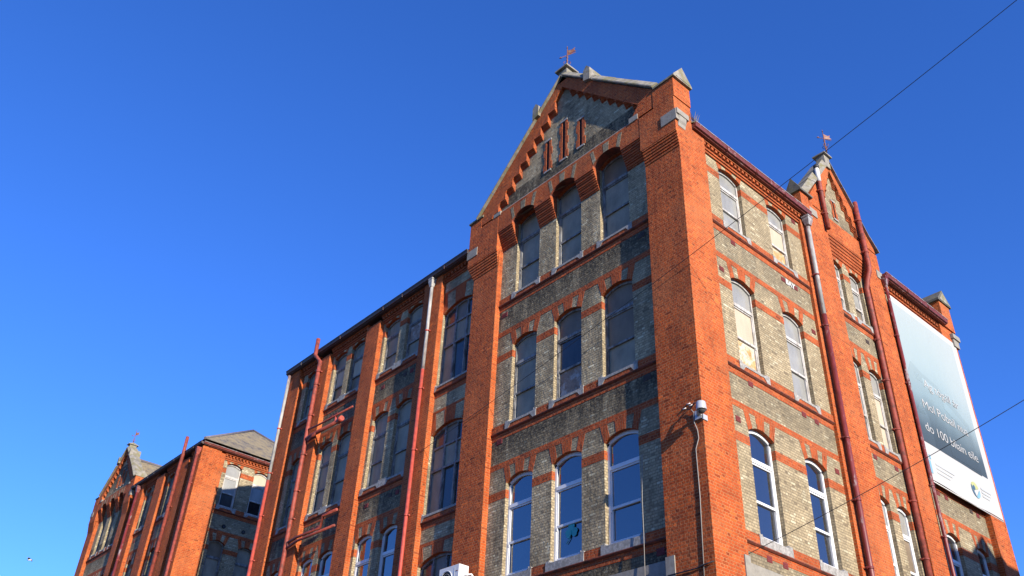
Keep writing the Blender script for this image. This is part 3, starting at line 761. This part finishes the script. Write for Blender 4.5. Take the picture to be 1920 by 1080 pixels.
for q in ((6.55, 7.18, -.5, .03, 20.90, 21.20), (10.70, 11.08, -.5, .03, 20.30, 20.62)):
    ks = MB(FB); ks.box(*q, 'limestone'); BM.part(ks, 'kneeler_stone')
g = MB(FB)
g.prism([(6.75, 21.402), (6.85, 21.72), (8.72, 24.40), (10.95, 21.60), (11.0, 21.402)], -.40, -.13, 'stock_brick')
g.prism([(6.76, 21.45), (7.52, 21.45), (8.735, 24.02), (8.72, 24.38), (6.90, 21.75)], -.131, -.001, 'red_brick')
g.prism([(10.98, 21.45), (10.14, 21.45), (8.735, 24.02), (8.72, 24.38), (10.93, 21.62)], -.131, -.001, 'red_brick')
dentil_steps(g, [(7.78+.16*i, 21.46+.385*i) for i in range(7)], 1, .4, -.13, -.004); dentil_steps(g, [(9.86-.185*i, 21.46+.375*i) for i in range(7)], -1, .45, -.13, -.006)
BM.part(g, 'gable')
slit(BM, FB, 8.75, .10, 21.85, 22.62, -.13, .8)
rake_coping(BM, FB, [(6.62, 21.60), (8.72, 24.36)], -.55, .10, .15); rake_coping(BM, FB, [(11.12, 21.52), (10.62, 21.98), (8.72, 24.36)], -.45, .10, .09)
finial(BM, FB, 8.62, -.10, 24.42, .42, .42)
gablet_cap(BM, FB, 6.12, 6.75, -.36, .13, 21.46, .62, 'u', 'dark_coping_stone')
downpipe(BM, FB, [(6.40, .03, 20.10), (6.40, .03, 0)], .072, ('peeling_white_paint', 'peeling_red_paint'), [(6.40, .03, z) for z in (18.2, 16.35, 12.7, 10.9, 9.1)], (6.40, .05, 20.42), split=16.75, label='downpipe flaked white above and dark red below')
downpipe(BM, FB, [(7.60, .11, 23.35), (7.60, .11, 22.72), (7.60, .11, 20.66)], .075, ('red_paint',), [(7.60, .11, z) for z in (22.3, 21.3)], None, label='short red vent pipe in front of the small gable')
wv = MB(FB); wv.tube([(7.60, .11, 22.72), (7.60, .11, 23.33)], .078, 'white_metal', 12); wv.tube([(7.60, .11, 23.33), (7.60, .11, 23.46)], .10, 'cable_black', 12); BM.part(wv, 'pipe_cowl')
downpipe(BM, FB, [(9.95, .13, 23.15), (9.95, .13, 20.35), (9.94, .10, 20.1), (9.90, -.02, 19.72), (9.89, -.09, 19.45), (9.89, -.09, 0)], .085, ('red_paint',), [(9.95, .13, z) for z in (22.3, 20.9)]+[(9.89, -.09, z) for z in (17.4, 15.9, 14.2, 11.9, 10.2)], None, label='thick red soil pipe crossing the small gable')
# dark cable beside the soil pipe
# bay behind the banner
b3 = [(11.86, 12.70), (13.78, 14.60)]; w3 = [[(a, b, s_, sp, sp+.15) for a, b in b3] for s_, sp in ((17.93, 20.03), (13.35, 16.0), (8.80, 11.47))]
mb = MB(FB); bay_wall(mb, 11.03, 15.08, 0, 20.55, d, w3[2], 'stock_brick'); bands(mb, 11.03, 15.08, w3[2], d, MID[2], TOPB[2])
for w in w3[2]: voussoirs(mb, w, d, VT[2])
BM.part(mb, 'wall'); sill_course(BM, FB, 11.03, 15.08, w3[2], d, 8.80); rb_ = MB(FB); rb_.box(11.03, 15.08, d-.02, d+.006, 12.86, 13.30, 'red_band_brick'); BM.part(rb_, 'string_course')
for w in w3[2]: window(BM, FB, w, d, NEW)
pier(BM, FB, 15.08, 16.18, -1.2, 0, 0, 20.40)
ep = MB(FB); ep.box(15.45, 16.24, -1.2, .06, 20.401, 21.55, 'red_brick'); BM.part(ep, 'pier')
ks = MB(FB); ks.box(15.80, 16.34, -.3, .12, 20.02, 20.22, 'limestone'); ks.box(15.84, 16.26, -.3, .07, 19.70, 20.019, 'limestone'); BM.part(ks, 'kneeler_stone')
mb = MB(FB); mb.prism([(15.34, 21.552), (16.34, 21.552), (16.34, 21.64), (15.84, 22.18), (15.34, 21.64)], -1.9, .12, 'dark_coping_stone'); mb.prism([(15.42, 21.60), (16.26, 21.60), (15.84, 22.06)], .12, .135, 'coping_stone'); BM.part(mb, 'pier_cap')
dentil_eaves(BM, FB, 11.06, 15.08, -REC, 20.28, 'gutter_maroon', 'gutter_edge', over=.16, g0=11.04, g1=15.42)
downpipe(BM, FB, [(11.02, .09, 20.1), (11.02, .09, 0)], .055, ('peeling_red_paint', 'peeling_red_paint'), [(11.02, .09, z) for z in (18.0, 16.2, 12.7, 11.1)], (11.02, .10, 20.34), label='thin maroon downpipe beside the banner')
for y, z, mt in ((2.38, 12.88, 0), (4.74, 12.88, 0), (5.34, 12.88, 0), (1.66, 11.64, 0), (1.66, 16.14, 0), (4.76, 17.33, 0), (5.40, 17.33, 0), (6.02, 16.06, 0), (2.36, 17.40, 0), (5.92, 20.18, 0), (2.28, 8.36, 0), (2.90, 8.36, 0), (8.30, 12.82, 0), (9.48, 12.82, 0), (9.34, 17.15, 1), (5.98, 11.64, 0), (11.95, 12.80, 0), (12.45, 12.80, 0), (14.1, 12.82, 1), (14.55, 12.80, 0)): vent(BM, FB, y, -REC, z, 'dark_vent' if mt else 'terracotta_vent')
gt = MB(FB); pass
# ---- roofs and the unseen back of the main building
rf = MB(); zb = 20.85
rf.face([(-8.8, .2, zb+.2), (-8.8, 16.0, zb+.2), (-4.7, 16.0, 25.1), (-4.7, .2, 25.1)], 'slate_roof'); rf.face([(-.15, .3, zb), (-.15, 16.0, zb), (-4.7, 16.0, 25.1), (-4.7, .3, 25.1)], 'slate_roof')
rf.face([(-.3, 7.0, 21.6), (-.3, 8.72, 23.9), (-4.0, 8.72, 23.9), (-2.0, 7.0, 21.6)], 'slate_roof'); rf.face([(-.3, 10.7, 21.6), (-.3, 8.72, 23.9), (-4.0, 8.72, 23.9), (-2.0, 10.7, 21.6)], 'slate_roof')
RP = .77
def hip(mb, x0, x1, y0, y1, z, p=RP):
    h = (y1-y0)/2; yc = (y0+y1)/2
    mb.face([(x0, y0, z), (x1, y0, z), (x1, yc, z+h*p), (x0+h, yc, z+h*p)], 'slate_roof')
    mb.face([(x0, y1, z), (x1, y1, z), (x1, yc, z+h*p), (x0+h, yc, z+h*p)], 'slate_roof'); mb.face([(x0, y0, z), (x0, y1, z), (x0+h, yc, z+h*p)], 'slate_roof')
hip(rf, -22.0, -4.7, -.05, 8.3, 20.86)
BM.part(rf, 'roof')
bk = MB()
bk.face([(-21.9, .2, 0), (-21.9, 8.3, 0), (-21.9, 8.3, 20.6), (-21.9, .2, 20.6)], 'stock_brick'); bk.face([(-21.9, 8.3, 0), (-9.05, 8.3, 0), (-9.05, 8.3, 20.6), (-21.9, 8.3, 20.6)], 'stock_brick')
bk.face([(-9.05, .1, 0), (-9.05, 16.2, 0), (-9.05, 16.2, 21.2), (-9.05, .1, 21.2)], 'stock_brick'); bk.face([(-9.05, 16.18, 0), (-.1, 16.18, 0), (-.1, 16.18, 21.5), (-4.7, 16.18, 25.3), (-9.05, 16.18, 21.5)], 'stock_brick')
BM.part(bk, 'wall')
# graffiti under the top right window of the side facade, and the clover sticker
def text_mesh(body, size, mat, name, place, parent=None, root=None, extrude=.004, shear=0.0, spacing=1.0, width=None, offset=0.0):
    c = bpy.data.curves.new(name, 'FONT'); c.body = body; c.size = size; c.extrude = extrude; c.shear = shear; c.space_character = spacing; c.resolution_u = 3; c.offset = offset
    o = bpy.data.objects.new(name, c); COL.objects.link(o); dg_ = bpy.context.evaluated_depsgraph_get()
    me = bpy.data.meshes.new_from_object(o.evaluated_get(dg_)); bpy.data.objects.remove(o); bpy.data.curves.remove(c)
    xs = [v.co.x for v in me.vertices]; k = (width/(max(xs)-min(xs))) if width else 1.0; x0 = min(xs)
    o0 = Vector(root.location) if root else Vector((0, 0, 0))
    for v in me.vertices: v.co = Vector(place((v.co.x-x0)*k, v.co.y, v.co.z))-o0
    me.materials.clear(); me.materials.append(MATS[mat])
    o = bpy.data.objects.new(name, me); COL.objects.link(o)
    if parent: o.parent = parent
    elif root: o.location = o0
    return o
gr = text_mesh('BAY', .25, 'graffiti_white', 'graffiti', lambda x, y, z: (-REC+.022+z, 4.86+x, 17.24+y*1.0-.02*x), rootM, rootM, .002, .1, .95, .50, .012)
gr['label'] = 'white painted word BAY under the top window'
cl = MB(FA); gd = -REC-.155; cu_, cz_ = -4.60, 9.55
for k in range(3):
    a = math.pi/2+(k-1)*2*math.pi/3.2; px, pz = cu_+math.cos(a)*.12, cz_+math.sin(a)*.12
    pts = []
    for i in range(24):
        t_ = 2*math.pi*i/24; rr = .115*(1-.28*math.exp(-((math.atan2(math.sin(t_-a), math.cos(t_-a)))/.35)**2)); pts.append((px+math.cos(t_)*rr, pz+math.sin(t_)*rr))
    cl.prism(pts, gd, gd+.003+.001*k, 'teal_film')
cl.tube([(cu_, gd+.002, cz_-.02), (cu_-.06, gd+.002, cz_-.18), (cu_-.17, gd+.002, cz_-.30)], .012, 'teal_film', 6)
BM.part(cl, 'clover_sticker')

# ------------------------------------------------------------------ second building of the same kind, beyond the gap
rootN = thing('brick_building', (-38.0, 5.0, 0), 'matching brick building beyond the gap, with grey slate hipped roof showing', 'building')
BN = Bld(rootN)
CU = [-21.9, -20.90, -19.40, -18.55, -15.80, -14.90, -12.02, -10.97, -9.05, -7.80, -1.27, 0.3]
NU = [-30.10, -30.80, -31.50, -32.50, -34.45, -35.45, -37.25, -38.10, -38.90, -39.65, -44.00, -45.15]
CZ = [0, 8.8, 13.35, 17.9, 20.55, 21.4, 26.0, 28.0]; NZ = [0, 8.55, 12.95, 17.20, 19.88, 20.45, 23.35, 24.6]
fu = lambda u: float(np.interp(u, CU, NU)) if u >= -21.9 else -30.1-(u+21.9)
fz = lambda z: float(np.interp(z, CZ, NZ))
FA2 = lambda u, d, z: (fu(u), -d, fz(z))
gable_front(BN, FA2); wing(BN, FA2)
gablet_cap(BN, FA2, -9.36, -8.60, -.60, .10, 21.842, .62, 'u'); gablet_cap(BN, FA2, -.66, .06, -.66, .10, 22.162, .4, 'u', 'dark_coping_stone')
pier(BN, FB2, 0.004, 1.24, -1.0, -.002, 0, 20.45)
o = ('pale_frame', ['dark_glass', 'dusty_glass', 'dusty_glass'], 'sash'); o2 = ('pale_frame', ['dark_interior', 'dusty_glass', 'plywood'], 'sash'); o3 = OLD
std_bay(BN, FB2, 1.24, 8.3, [(1.52, 2.33), (3.04, 3.85), (5.0, 5.8), (6.5, 7.3)], 20.55, [[o, o2, o3, o3], [o3]*4, [o3]*4], labels={(0, 1): 'sash window with a dark open lower pane'})
dentil_eaves(BN, FB2, 1.24, 8.3, -REC, 20.43, 'gutter_maroon', 'gutter_edge', over=.12, g0=-.05, g1=8.4)
for y in (1.0, 2.05, 3.1, 4.15):
    mb = MB(FB2); mb.tube([(y, -REC-.02, 16.95), (y, -REC+.02, 16.95)], .10, 'dark_interior', 10); mb.tube([(y, -REC+.021, 16.95), (y, -REC+.024, 16.95)], .07, 'cable_black', 8); BN.part(mb, 'wall_hole')
downpipe(BN, FA2, [(-21.60, .12, 20.1), (-21.60, .12, 0)], .07, ('red_paint', 'red_paint'), [(-21.60, .12, z) for z in (18.6, 16.6, 14.6)], (-21.60, .12, 20.35))
downpipe(BN, FA2, [(-19.0, .22, 22.0), (-19.0, .22, 20.4), (-18.75, .14, 20.0), (-18.75, .14, 0)], .085, ('red_paint',), [(-18.75, .14, z) for z in (17.9, 15.5)], None, label='red soil pipe rising above the gutter')
downpipe(BN, FA2, [(-11.5, .12, 20.1), (-11.5, .12, 0)], .07, ('peeling_red_paint', 'red_paint'), [(-11.5, .12, z) for z in (18.3, 16.3)], (-11.5, .12, 20.35))
rf = MB(); zb = fz(20.55)+.30
h = 4.2; yc = 4.12
rf.face([(-30.0, -.05, zb), (-30.0, 8.3, zb), (-30.0-h, yc, zb+h*RP)], 'slate_roof'); rf.face([(-30.0, -.05, zb), (-41.7, -.05, zb), (-41.7, yc, zb+h*RP), (-30.0-h, yc, zb+h*RP)], 'slate_roof'); rf.face([(-30.0, 8.3, zb), (-41.7, 8.3, zb), (-41.7, yc, zb+h*RP), (-30.0-h, yc, zb+h*RP)], 'slate_roof')
za = fz(25.1); rf.face([(-39.0, .3, zb), (-39.0, 16, zb), (-41.75, 16, za), (-41.75, .3, za)], 'slate_roof'); rf.face([(-44.8, .3, zb), (-44.8, 16, zb), (-41.75, 16, za), (-41.75, .3, za)], 'slate_roof')
BN.part(rf, 'roof')
rc = MB(); rc.tube([(-41.75, .4, za+.03), (-41.75, 16, za+.03)], .09, 'slate', 8, True); rc.tube([(-30.0, -.05, zb+.02), (-30.0-h, yc, zb+h*RP+.02)], .07, 'slate', 8, True); rc.tube([(-30.0, 8.3, zb+.02), (-30.0-h, yc, zb+h*RP+.02)], .07, 'slate', 8, True); BN.part(rc, 'ridge_tiles')
bk = MB(); bk.face([(-45.1, .1, 0), (-45.1, 16, 0), (-45.1, 16, zb), (-45.1, .1, zb)], 'stock_brick'); bk.face([(-45.1, 16, 0), (-38.9, 16, 0), (-38.9, 16, zb), (-41.75, 16, za), (-45.1, 16, zb)], 'stock_brick'); bk.face([(-38.9, 8.3, 0), (-38.9, 16, 0), (-38.9, 16, zb), (-38.9, 8.3, zb)], 'stock_brick'); bk.face([(-30.1, 8.3, 0), (-38.9, 8.3, 0), (-38.9, 8.3, zb), (-30.1, 8.3, zb)], 'stock_brick'); BN.part(bk, 'wall')

# ------------------------------------------------------------------ weather vanes
def vane(loc, s, az, label):
    t = thing('weather_vane', loc, label, 'weather vane', 'weather vanes on the gable tops')
    x, y, z = loc; ca, sa = math.cos(az), math.sin(az)
    P = lambda a, b, c: (x+a*ca*s-b*sa*s, y+a*sa*s+b*ca*s, z+c*s)
    m = MB(); m.tube([P(0, 0, -.1), P(0, 0, .25), P(0, 0, 1.12)], [.035*s, .03*s, .016*s], 'iron', 8, True); 
    for c in (.22, .40, .58): m.lathe(P(0, 0, c), [(.001, -.05*s), (.05*s, 0), (.001, .05*s)], 'iron', 10)
    m.build('pole', t, t)
    m = MB()
    for k in range(4):
        a = k*math.pi/2+.4; q = [(math.cos(a)*r, math.sin(a)*r, h_) for r, h_ in ((.02, .12), (.12, .20), (.14, .30), (.09, .34))]
        m.tube([P(*p) for p in q], .012*s, 'iron', 6, True)
    m.build('scroll', t, t)
    m = MB(P if False else None)
    fl = [(.02, .70), (.02, .98), (.20, .93), (.34, 1.0), (.29, .88), (.38, .78), (.20, .74)]
    for sgn in (1,):
        n = len(fl); vs = [P(a, -.008, b) for a, b in fl]+[P(a, .008, b) for a, b in fl]
        m.solid(vs, [tuple(range(n)), tuple(range(2*n-1, n-1, -1))]+[(i, (i+1) % n, n+(i+1) % n, n+i) for i in range(n)], 'vane_copper')
    m.build('pennant', t, t)
    m = MB(); m.tube([P(-.36, 0, .70), P(-.34, 0, .70), P(-.27, 0, .70), P(-.265, 0, .70), P(.36, 0, .70)], [.002*s, .014*s, .045*s, .013*s, .013*s], 'iron', 8, True)
    m.build('pointer', t, t); m = MB(); m.tube([P(0, 0, 1.12), P(0, 0, 1.26)], [.03*s, .002], 'iron', 8, True); m.build('spike', t, t)
vane((-4.68, .10, 26.55), .92, math.radians(20), 'iron weather vane with copper pennant on the tall corner gable')
vane((.12, 8.62, 24.84), .85, math.radians(65), 'iron weather vane with reddish pennant on the small side gable')
vane((-41.75, .08, fz(26.55)), .72, math.radians(35), 'small far iron weather vane on the gable of the distant building')

# ------------------------------------------------------------------ things on the walls
# banner
bn = thing('banner', (.1, 13.5, 12.9), 'huge pale blue printed banner in Irish hung over the side wall', 'banner')
FBn = lambda u, d, z: FB(u, d-.086, z)
m = MB(FBn); 
nu, nz = 26, 30
def bz(u, v): return .020+.0018*math.sin(u*5+v*2.1)*math.sin(v*6)+.0008*math.sin(v*23+u*3)+.0014*math.sin(u*17-v*9)
def bpt(i, j):
    u, v = i/nu, j/nz; y = 11.08+(16.03-11.08)*u; z = 12.97+6.85*v+(.03*math.sin(u*9) if j == 0 else 0)
    return (bz(u, v), y, z)
for i in range(nu):
    for j in range(nz):
        vm = (j+.5)/nz; um = (i+.5)/nu
        mat = 'print_white' if (vm < .19 or um > .93 or vm > .975) else 'banner_print'
        m.face([bpt(i, j), bpt(i+1, j), bpt(i+1, j+1), bpt(i, j+1)], mat, True)
m.build('sheet', bn, bn)
for z_ in (12.95, 19.84):
    e = MB(FBn); e.tube([(11.06, .085, z_), (16.05, .085, z_)], .018, 'white_metal', 8); e.build('batten', bn, bn)
# faint architect's drawing printed on the sheet
dr = MB(FBn)
for poly, mt, d_ in (([(11.25, 14.3), (11.25, 16.7), (11.72, 17.35), (12.3, 17.15), (13.35, 17.02), (15.2, 16.2), (15.2, 14.3)], 'banner_print_deep', .112),
                     ([(11.22, 15.3), (11.75, 15.83), (12.1, 15.35), (12.1, 14.3), (11.22, 14.3)], 'banner_print_pale', .115),
                     ([(12.3, 16.95), (13.3, 16.82), (13.3, 16.55), (12.3, 16.62)], 'banner_print_pale', .115),
                     ([(13.5, 16.6), (15.0, 16.0), (15.0, 15.7), (13.5, 16.2)], 'banner_print', .115), ([(13.2, 15.4), (15.1, 15.1), (15.1, 14.4), (13.2, 14.4)], 'banner_print_deep', .1155)):
    dr.prism(poly, d_-.01, d_, mt)
for k in range(7): dr.box(11.82+.09*k, 11.85+.09*k, .10, .1165, 16.72, 17.0, 'banner_print_pale')
for k in range(6): dr.prism([(11.25+.05*k, 15.3+.06*k), (11.9-.02*k, 15.42+.06*k), (11.9-.02*k, 15.435+.06*k), (11.25+.05*k, 15.315+.06*k)], .10, .118, 'banner_print_deep')
dr.build('drawing', bn, bn)
def bpl(y0, z0): return lambda x, y, z: (.038+z, y0+x, z0+y)
for body, y0, z0, sz, wd in (('Ag tógáil ár', 12.30, 16.60, .46, 2.42), ('Mol Pobail nua', 11.86, 15.66, .47, 3.06), ('do 100 bliain eile', 11.64, 14.78, .47, 3.55)):
    text_mesh(body, sz, 'print_white', 'lettering', bpl(y0, z0), bn, bn, .002, 0, .94, wd, -.004)
lg = MB(FBn)
def disc(cy, cz, r, mat, d=.12, sy=1.0, a0=0, a1=2*math.pi, r2=0):
    n = 28; pts = [(cy+math.cos(a0+(a1-a0)*i/n)*r*sy, cz+math.sin(a0+(a1-a0)*i/n)*r) for i in range(n+1)]
    if r2: pts += [(cy+math.cos(a1-(a1-a0)*i/n)*r2*sy, cz+math.sin(a1-(a1-a0)*i/n)*r2) for i in range(n+1)]
    lg.prism(pts, d-.02, d, mat)
disc(14.33, 13.57, .27, 'print_yellow', .118, 1, math.radians(20), math.radians(200)); disc(14.33, 13.57, .27, 'print_navy', .120, 1, math.radians(150), math.radians(265)); disc(14.36, 13.55, .26, 'print_blue', .122, 1, math.radians(255), math.radians(375))
disc(14.24, 13.62, .085, 'print_navy', .124)
lg.build('logo', bn, bn)
lg = MB(FBn)
lg.box(11.16, 11.30, .10, .12, 13.62, 13.85, 'print_blue'); lg.box(11.28, 11.42, .10, .121, 13.22, 13.66, 'print_blue'); lg.box(11.40, 11.50, .10, .12, 13.72, 13.86, 'print_blue'); lg.box(11.14, 11.26, .10, .12, 13.34, 13.46, 'print_blue')
for k in range(3): lg.box(11.75, 12.95-.2*k, .10, .119, 13.62-.14*k, 13.66-.14*k, 'print_pale_blue')
for k in range(3): lg.box(14.80, 15.5-.1*k, .10, .119, 13.72-.13*k, 13.78-.13*k, 'print_pale_blue')
lg.build('logo', bn, bn)

# dome camera on the corner pier
cm = thing('security_camera', (.10, -.18, 11.2), 'white dome security camera bracketed to the corner pier', 'security camera')
cx, cy, cz = .15, -.24, 11.16
m = MB(); m.lathe((cx, cy, cz), [(.001, .10), (.098, .10), (.108, .08), (.122, -.08), (.127, -.095), (.11, -.10), (.001, -.10)], 'grey_metal', 24); m.build('housing', cm, cm)
m = MB(); m.lathe((cx, cy, cz-.10), [(.095, 0)]+[(.09*math.cos(a), -.09*math.sin(a)) for a in [i*math.pi/14 for i in range(0, 8)]], 'dark_glass', 20); m.build('dome', cm, cm)
m = MB(); m.box(-.20, -.02, -.04, -.002, cz-.16, cz+.06, 'grey_metal'); m.box(.002, .03, -.03, .13, cz-.20, cz-.07, 'grey_metal'); m.tube([(-.10, -.03, cz-.06), (.0, -.16, cz-.02), (cx, cy+.05, cz+.02)], .045, 'grey_metal', 10, True); m.build('bracket', cm, cm)
m = MB(); m.tube([(-.40, -.02, cz+.18), (-.30, -.07, cz+.14), (-.12, -.12, cz+.22), (cx-.06, cy+.06, cz+.12)], .016, 'cable_black', 8, True)
m.tube([(-.30, -.04, cz+.15), (-.235, -.03, cz+.06), (-.24, -.02, cz-.20), (-.17, -.014, cz-.42), (-.16, -.014, cz-.62), (-.26, -.014, cz-.85), (-.25, -.014, 9.2), (-.31, -.014, 7.3)], .011, 'cable_grey', 8, True)
m.tube([(-1.25, -.03, 7.66), (-.5, -.03, 7.66), (-.25, -.03, 7.70), (-.03, -.03, 7.72)], .016, 'cable_black', 8, True)
for q in ((-.55, 11.42), (-.42, 11.50), (-.36, 11.44)): m.tube([(q[0], -.002, q[1]), (q[0]+.05, -.03, q[1]-.03), (q[0]+.10, -.01, q[1]-.01)], .014, 'white_metal', 6, True)
m.build('cable', cm, cm)

# air conditioner on the pier
ac = thing('air_conditioner', (-8.5, -.25, 8.5), 'white boxy air conditioner unit fixed to the brick pier', 'air conditioner')
m = MB(); m.box(-8.98, -8.10, -.44, -.10, 8.56, 9.27, 'white_metal'); m.build('casing', ac, ac, bevel=.012)
m = MB(); m.lathe((-8.64, -.445, 8.90), [(.27, 0), (.27, -.012), (.25, -.014), (.25, 0)], 'white_metal', 28, (0, 1, 0))
for r_ in (.06, .12, .18, .235): m.lathe((-8.64, -.450, 8.90), [(r_-.005, 0), (r_, -.006), (r_+.005, 0)], 'grey_metal', 28, (0, 1, 0))
m.lathe((-8.64, -.4425, 8.90), [(.25, 0), (.001, 0)], 'dark_interior', 28, (0, 1, 0)); m.build('fan_grille', ac, ac)
m = MB(); m.box(-8.30, -8.285, -.446, -.44, 8.62, 9.2, 'grey_metal'); m.box(-8.24, -8.15, -.446, -.44, 9.08, 9.10, 'terracotta_vent'); m.build('panel_line', ac, ac)
m = MB(); m.box(-8.93, -8.88, -.44, 0, 8.50, 8.558, 'white_metal'); m.box(-8.20, -8.15, -.44, 0, 8.50, 8.558, 'white_metal'); m.build('bracket', ac, ac)
m = MB(); m.tube([(-8.10, -.25, 8.95), (-7.98, -.25, 8.98), (-7.92, -.15, 9.0), (-7.90, -.04, 8.9), (-7.90, -.04, 7.5)], .03, 'white_metal', 8, True); m.tube([(-8.10, -.2, 8.9), (-7.97, -.2, 8.9), (-7.95, -.1, 8.8)], .03, 'red_paint', 8, True); m.build('pipe', ac, ac)

# overhead wires: sagging cables between a pole out of frame and the walls
def wire(a, b, sag, r, label, name='overhead_wire'):
    a, b = Vector(a), Vector(b); n = 40; m = MB()
    pts = [a.lerp(b, i/n)-Vector((0, 0, sag*4*(i/n)*(1-i/n))) for i in range(n+1)]
    m.tube(pts, r, 'cable_black', 6, True)
    o = m.build(name); tag(o, label, 'wire', 'thin black wires across the facades'); return o
def ray_pt(px, py, t):
    dl = rt*((px-960)/1691.19)-up*((py-540)/1691.19)+fw
    return CAM+dl*t
wire((-11.2, -.02, 13.62), ray_pt(2080, -140, 17.5), .30, .008, 'long black wire sloping across the sky above the side facade')
wire((-.12, 1.22, 8.16), ray_pt(2080, 650, 17.0), .12, .008, 'lower black wire crossing in front of the banner')
m = MB(FA); m.tube([(-1.99, -REC+.05, 10.75), (-2.0, -REC+.10, 9.6), (-1.97, -REC+.13, 8.8), (-1.95, -.02, 7.2)], .009, 'cable_grey', 6)
o = m.build('hanging_cable'); tag(o, 'thin grey cable hanging down beside the lowest corner window', 'cable')

# dry grass growing on the corner parapet
m = MB()
for k in range(70):
    bx, by = random.uniform(-.10, .10), random.uniform(.62, .86); a = random.uniform(0, 6.28); l = random.uniform(.12, .36); w = .007
    t = Vector((math.cos(a)*l*.5, math.sin(a)*l*.5, l)); b = Vector((bx, by, 20.86)); px = Vector((-math.sin(a), math.cos(a), 0))*w
    m.face([b-px, b+px, b+t*.6+px*.7, b+t*.6-px*.7], 'dry_grass'); m.face([b+t*.6-px*.7, b+t*.6+px*.7, b+t+Vector((0, 0, -.06))], 'dry_grass')
m.lathe((0, .74, 20.78), [(.12, 0), (.09, .05), (.03, .09), (.001, .095)], 'dry_grass', 8)
o = m.build('grass_tuft'); tag(o, 'tuft of dry grass growing out of the corner parapet', 'plant')

# gull low in the sky
gp = ray_pt(55, 1050, 110)
gl = thing('bird', gp, 'small gull flying low in the open sky', 'bird')
m = MB(); gx, gy, gz = gp
bm_ = [(-.30, .01), (-.20, .06), (-.02, .085), (.12, .07), (.22, .055), (.27, .04), (.32, .012)]
m.lathe((gx, gy, gz), [(r_, h_) for h_, r_ in bm_], 'gull_white', 12, (rt.x, rt.y, 0)); 
ax = Vector((rt.x, rt.y, 0)).normalized(); sd = Vector((-ax.y, ax.x, 0))
for s_ in (-1, 1):
    c = Vector(gp); st = [(0, .0, .16), (.28, .16, .17), (.55, .12, .11), (.80, -.02, .02)]
    L_ = [(c+sd*s_*q*.9+Vector((0, 0, h_+.03))+ax*(w_), c+sd*s_*q*.9+Vector((0, 0, h_+.02))-ax*w_) for q, h_, w_ in st]
    for (a, b), (a2, b2) in zip(L_, L_[1:]):
        up_ = Vector((0, 0, .012)); m.solid([a, b, b2, a2, a+up_, b+up_, b2+up_, a2+up_], [(0, 1, 2, 3), (4, 7, 6, 5), (0, 4, 5, 1), (1, 5, 6, 2), (2, 6, 7, 3), (3, 7, 4, 0)], 'gull_grey')
m.build('body', gl, gl)

# ------------------------------------------------------------------ street: ground, road, pavement, house opposite that shades the side wall
m = MB(); m.face([(-600, -600, -.004), (600, -600, -.004), (600, 600, -.004), (-600, 600, -.004)], 'asphalt'); o = m.build('ground'); o['kind'] = 'structure'
m = MB(); m.box(-60, 2.6, -2.8, 16.3, -.2, .12, 'paving'); m.box(.0, 2.6, 16.3, 60, -.2, .12, 'paving'); o = m.build('pavement'); o['kind'] = 'structure'
hr = thing('house', (19, 16, 0), 'plain rendered house across the side street, out of frame', 'house')
dx = 16.0; dz = dx*SUN_DIR.z/SUN_DIR.x; dy = dx*SUN_DIR.y/SUN_DIR.x      # where the shadow line sits when carried back to the house front
H0 = 11.30+dz; HT = 12.12+dz; yc_ = 14.44+dy
m = MB(); m.box(dx-.2, dx+7, 11.3+dy, 22, 0, H0, 'render_wall'); m.prism_u([(0, 0), (1, 0), (1, 1)], 0, 0.001, 'render_wall') if False else None
m.solid([(dx-.2, yc_-1.1, H0+.002), (dx-.2, yc_+.95, H0+.002), (dx-.2, yc_, HT), (dx+7, yc_-1.1, H0+.002), (dx+7, yc_+.95, H0+.002), (dx+7, yc_, HT)], [(0, 1, 2), (3, 5, 4), (0, 3, 4, 1), (1, 4, 5, 2), (2, 5, 3, 0)], 'slate')
m.build('wall', hr, hr)
for k in range(7):      # unseen low houses, added behind the viewer to block low sky light
    x0 = -52+k*9.2; hgt = 8.2+(k*37 % 5)*.35
    t = thing('house', (x0+4.5, -30, 0), ('plain unseen brick house added behind the viewer', 'plain unseen brick house added behind the viewer')[0], 'house', 'unseen houses added to block low sky light')
    m = MB(); m.box(x0, x0+9.15, -38, -27, 0, hgt, 'red_brick'); m.build('wall', t, t)
    m = MB(); m.solid([(x0, -38.2, hgt), (x0, -26.8, hgt), (x0, -32.5, hgt+3.4), (x0+9.15, -38.2, hgt), (x0+9.15, -26.8, hgt), (x0+9.15, -32.5, hgt+3.4)], [(0, 1, 2), (3, 5, 4), (1, 4, 5, 2), (0, 2, 5, 3)], 'slate_roof'); m.build('roof', t, t)
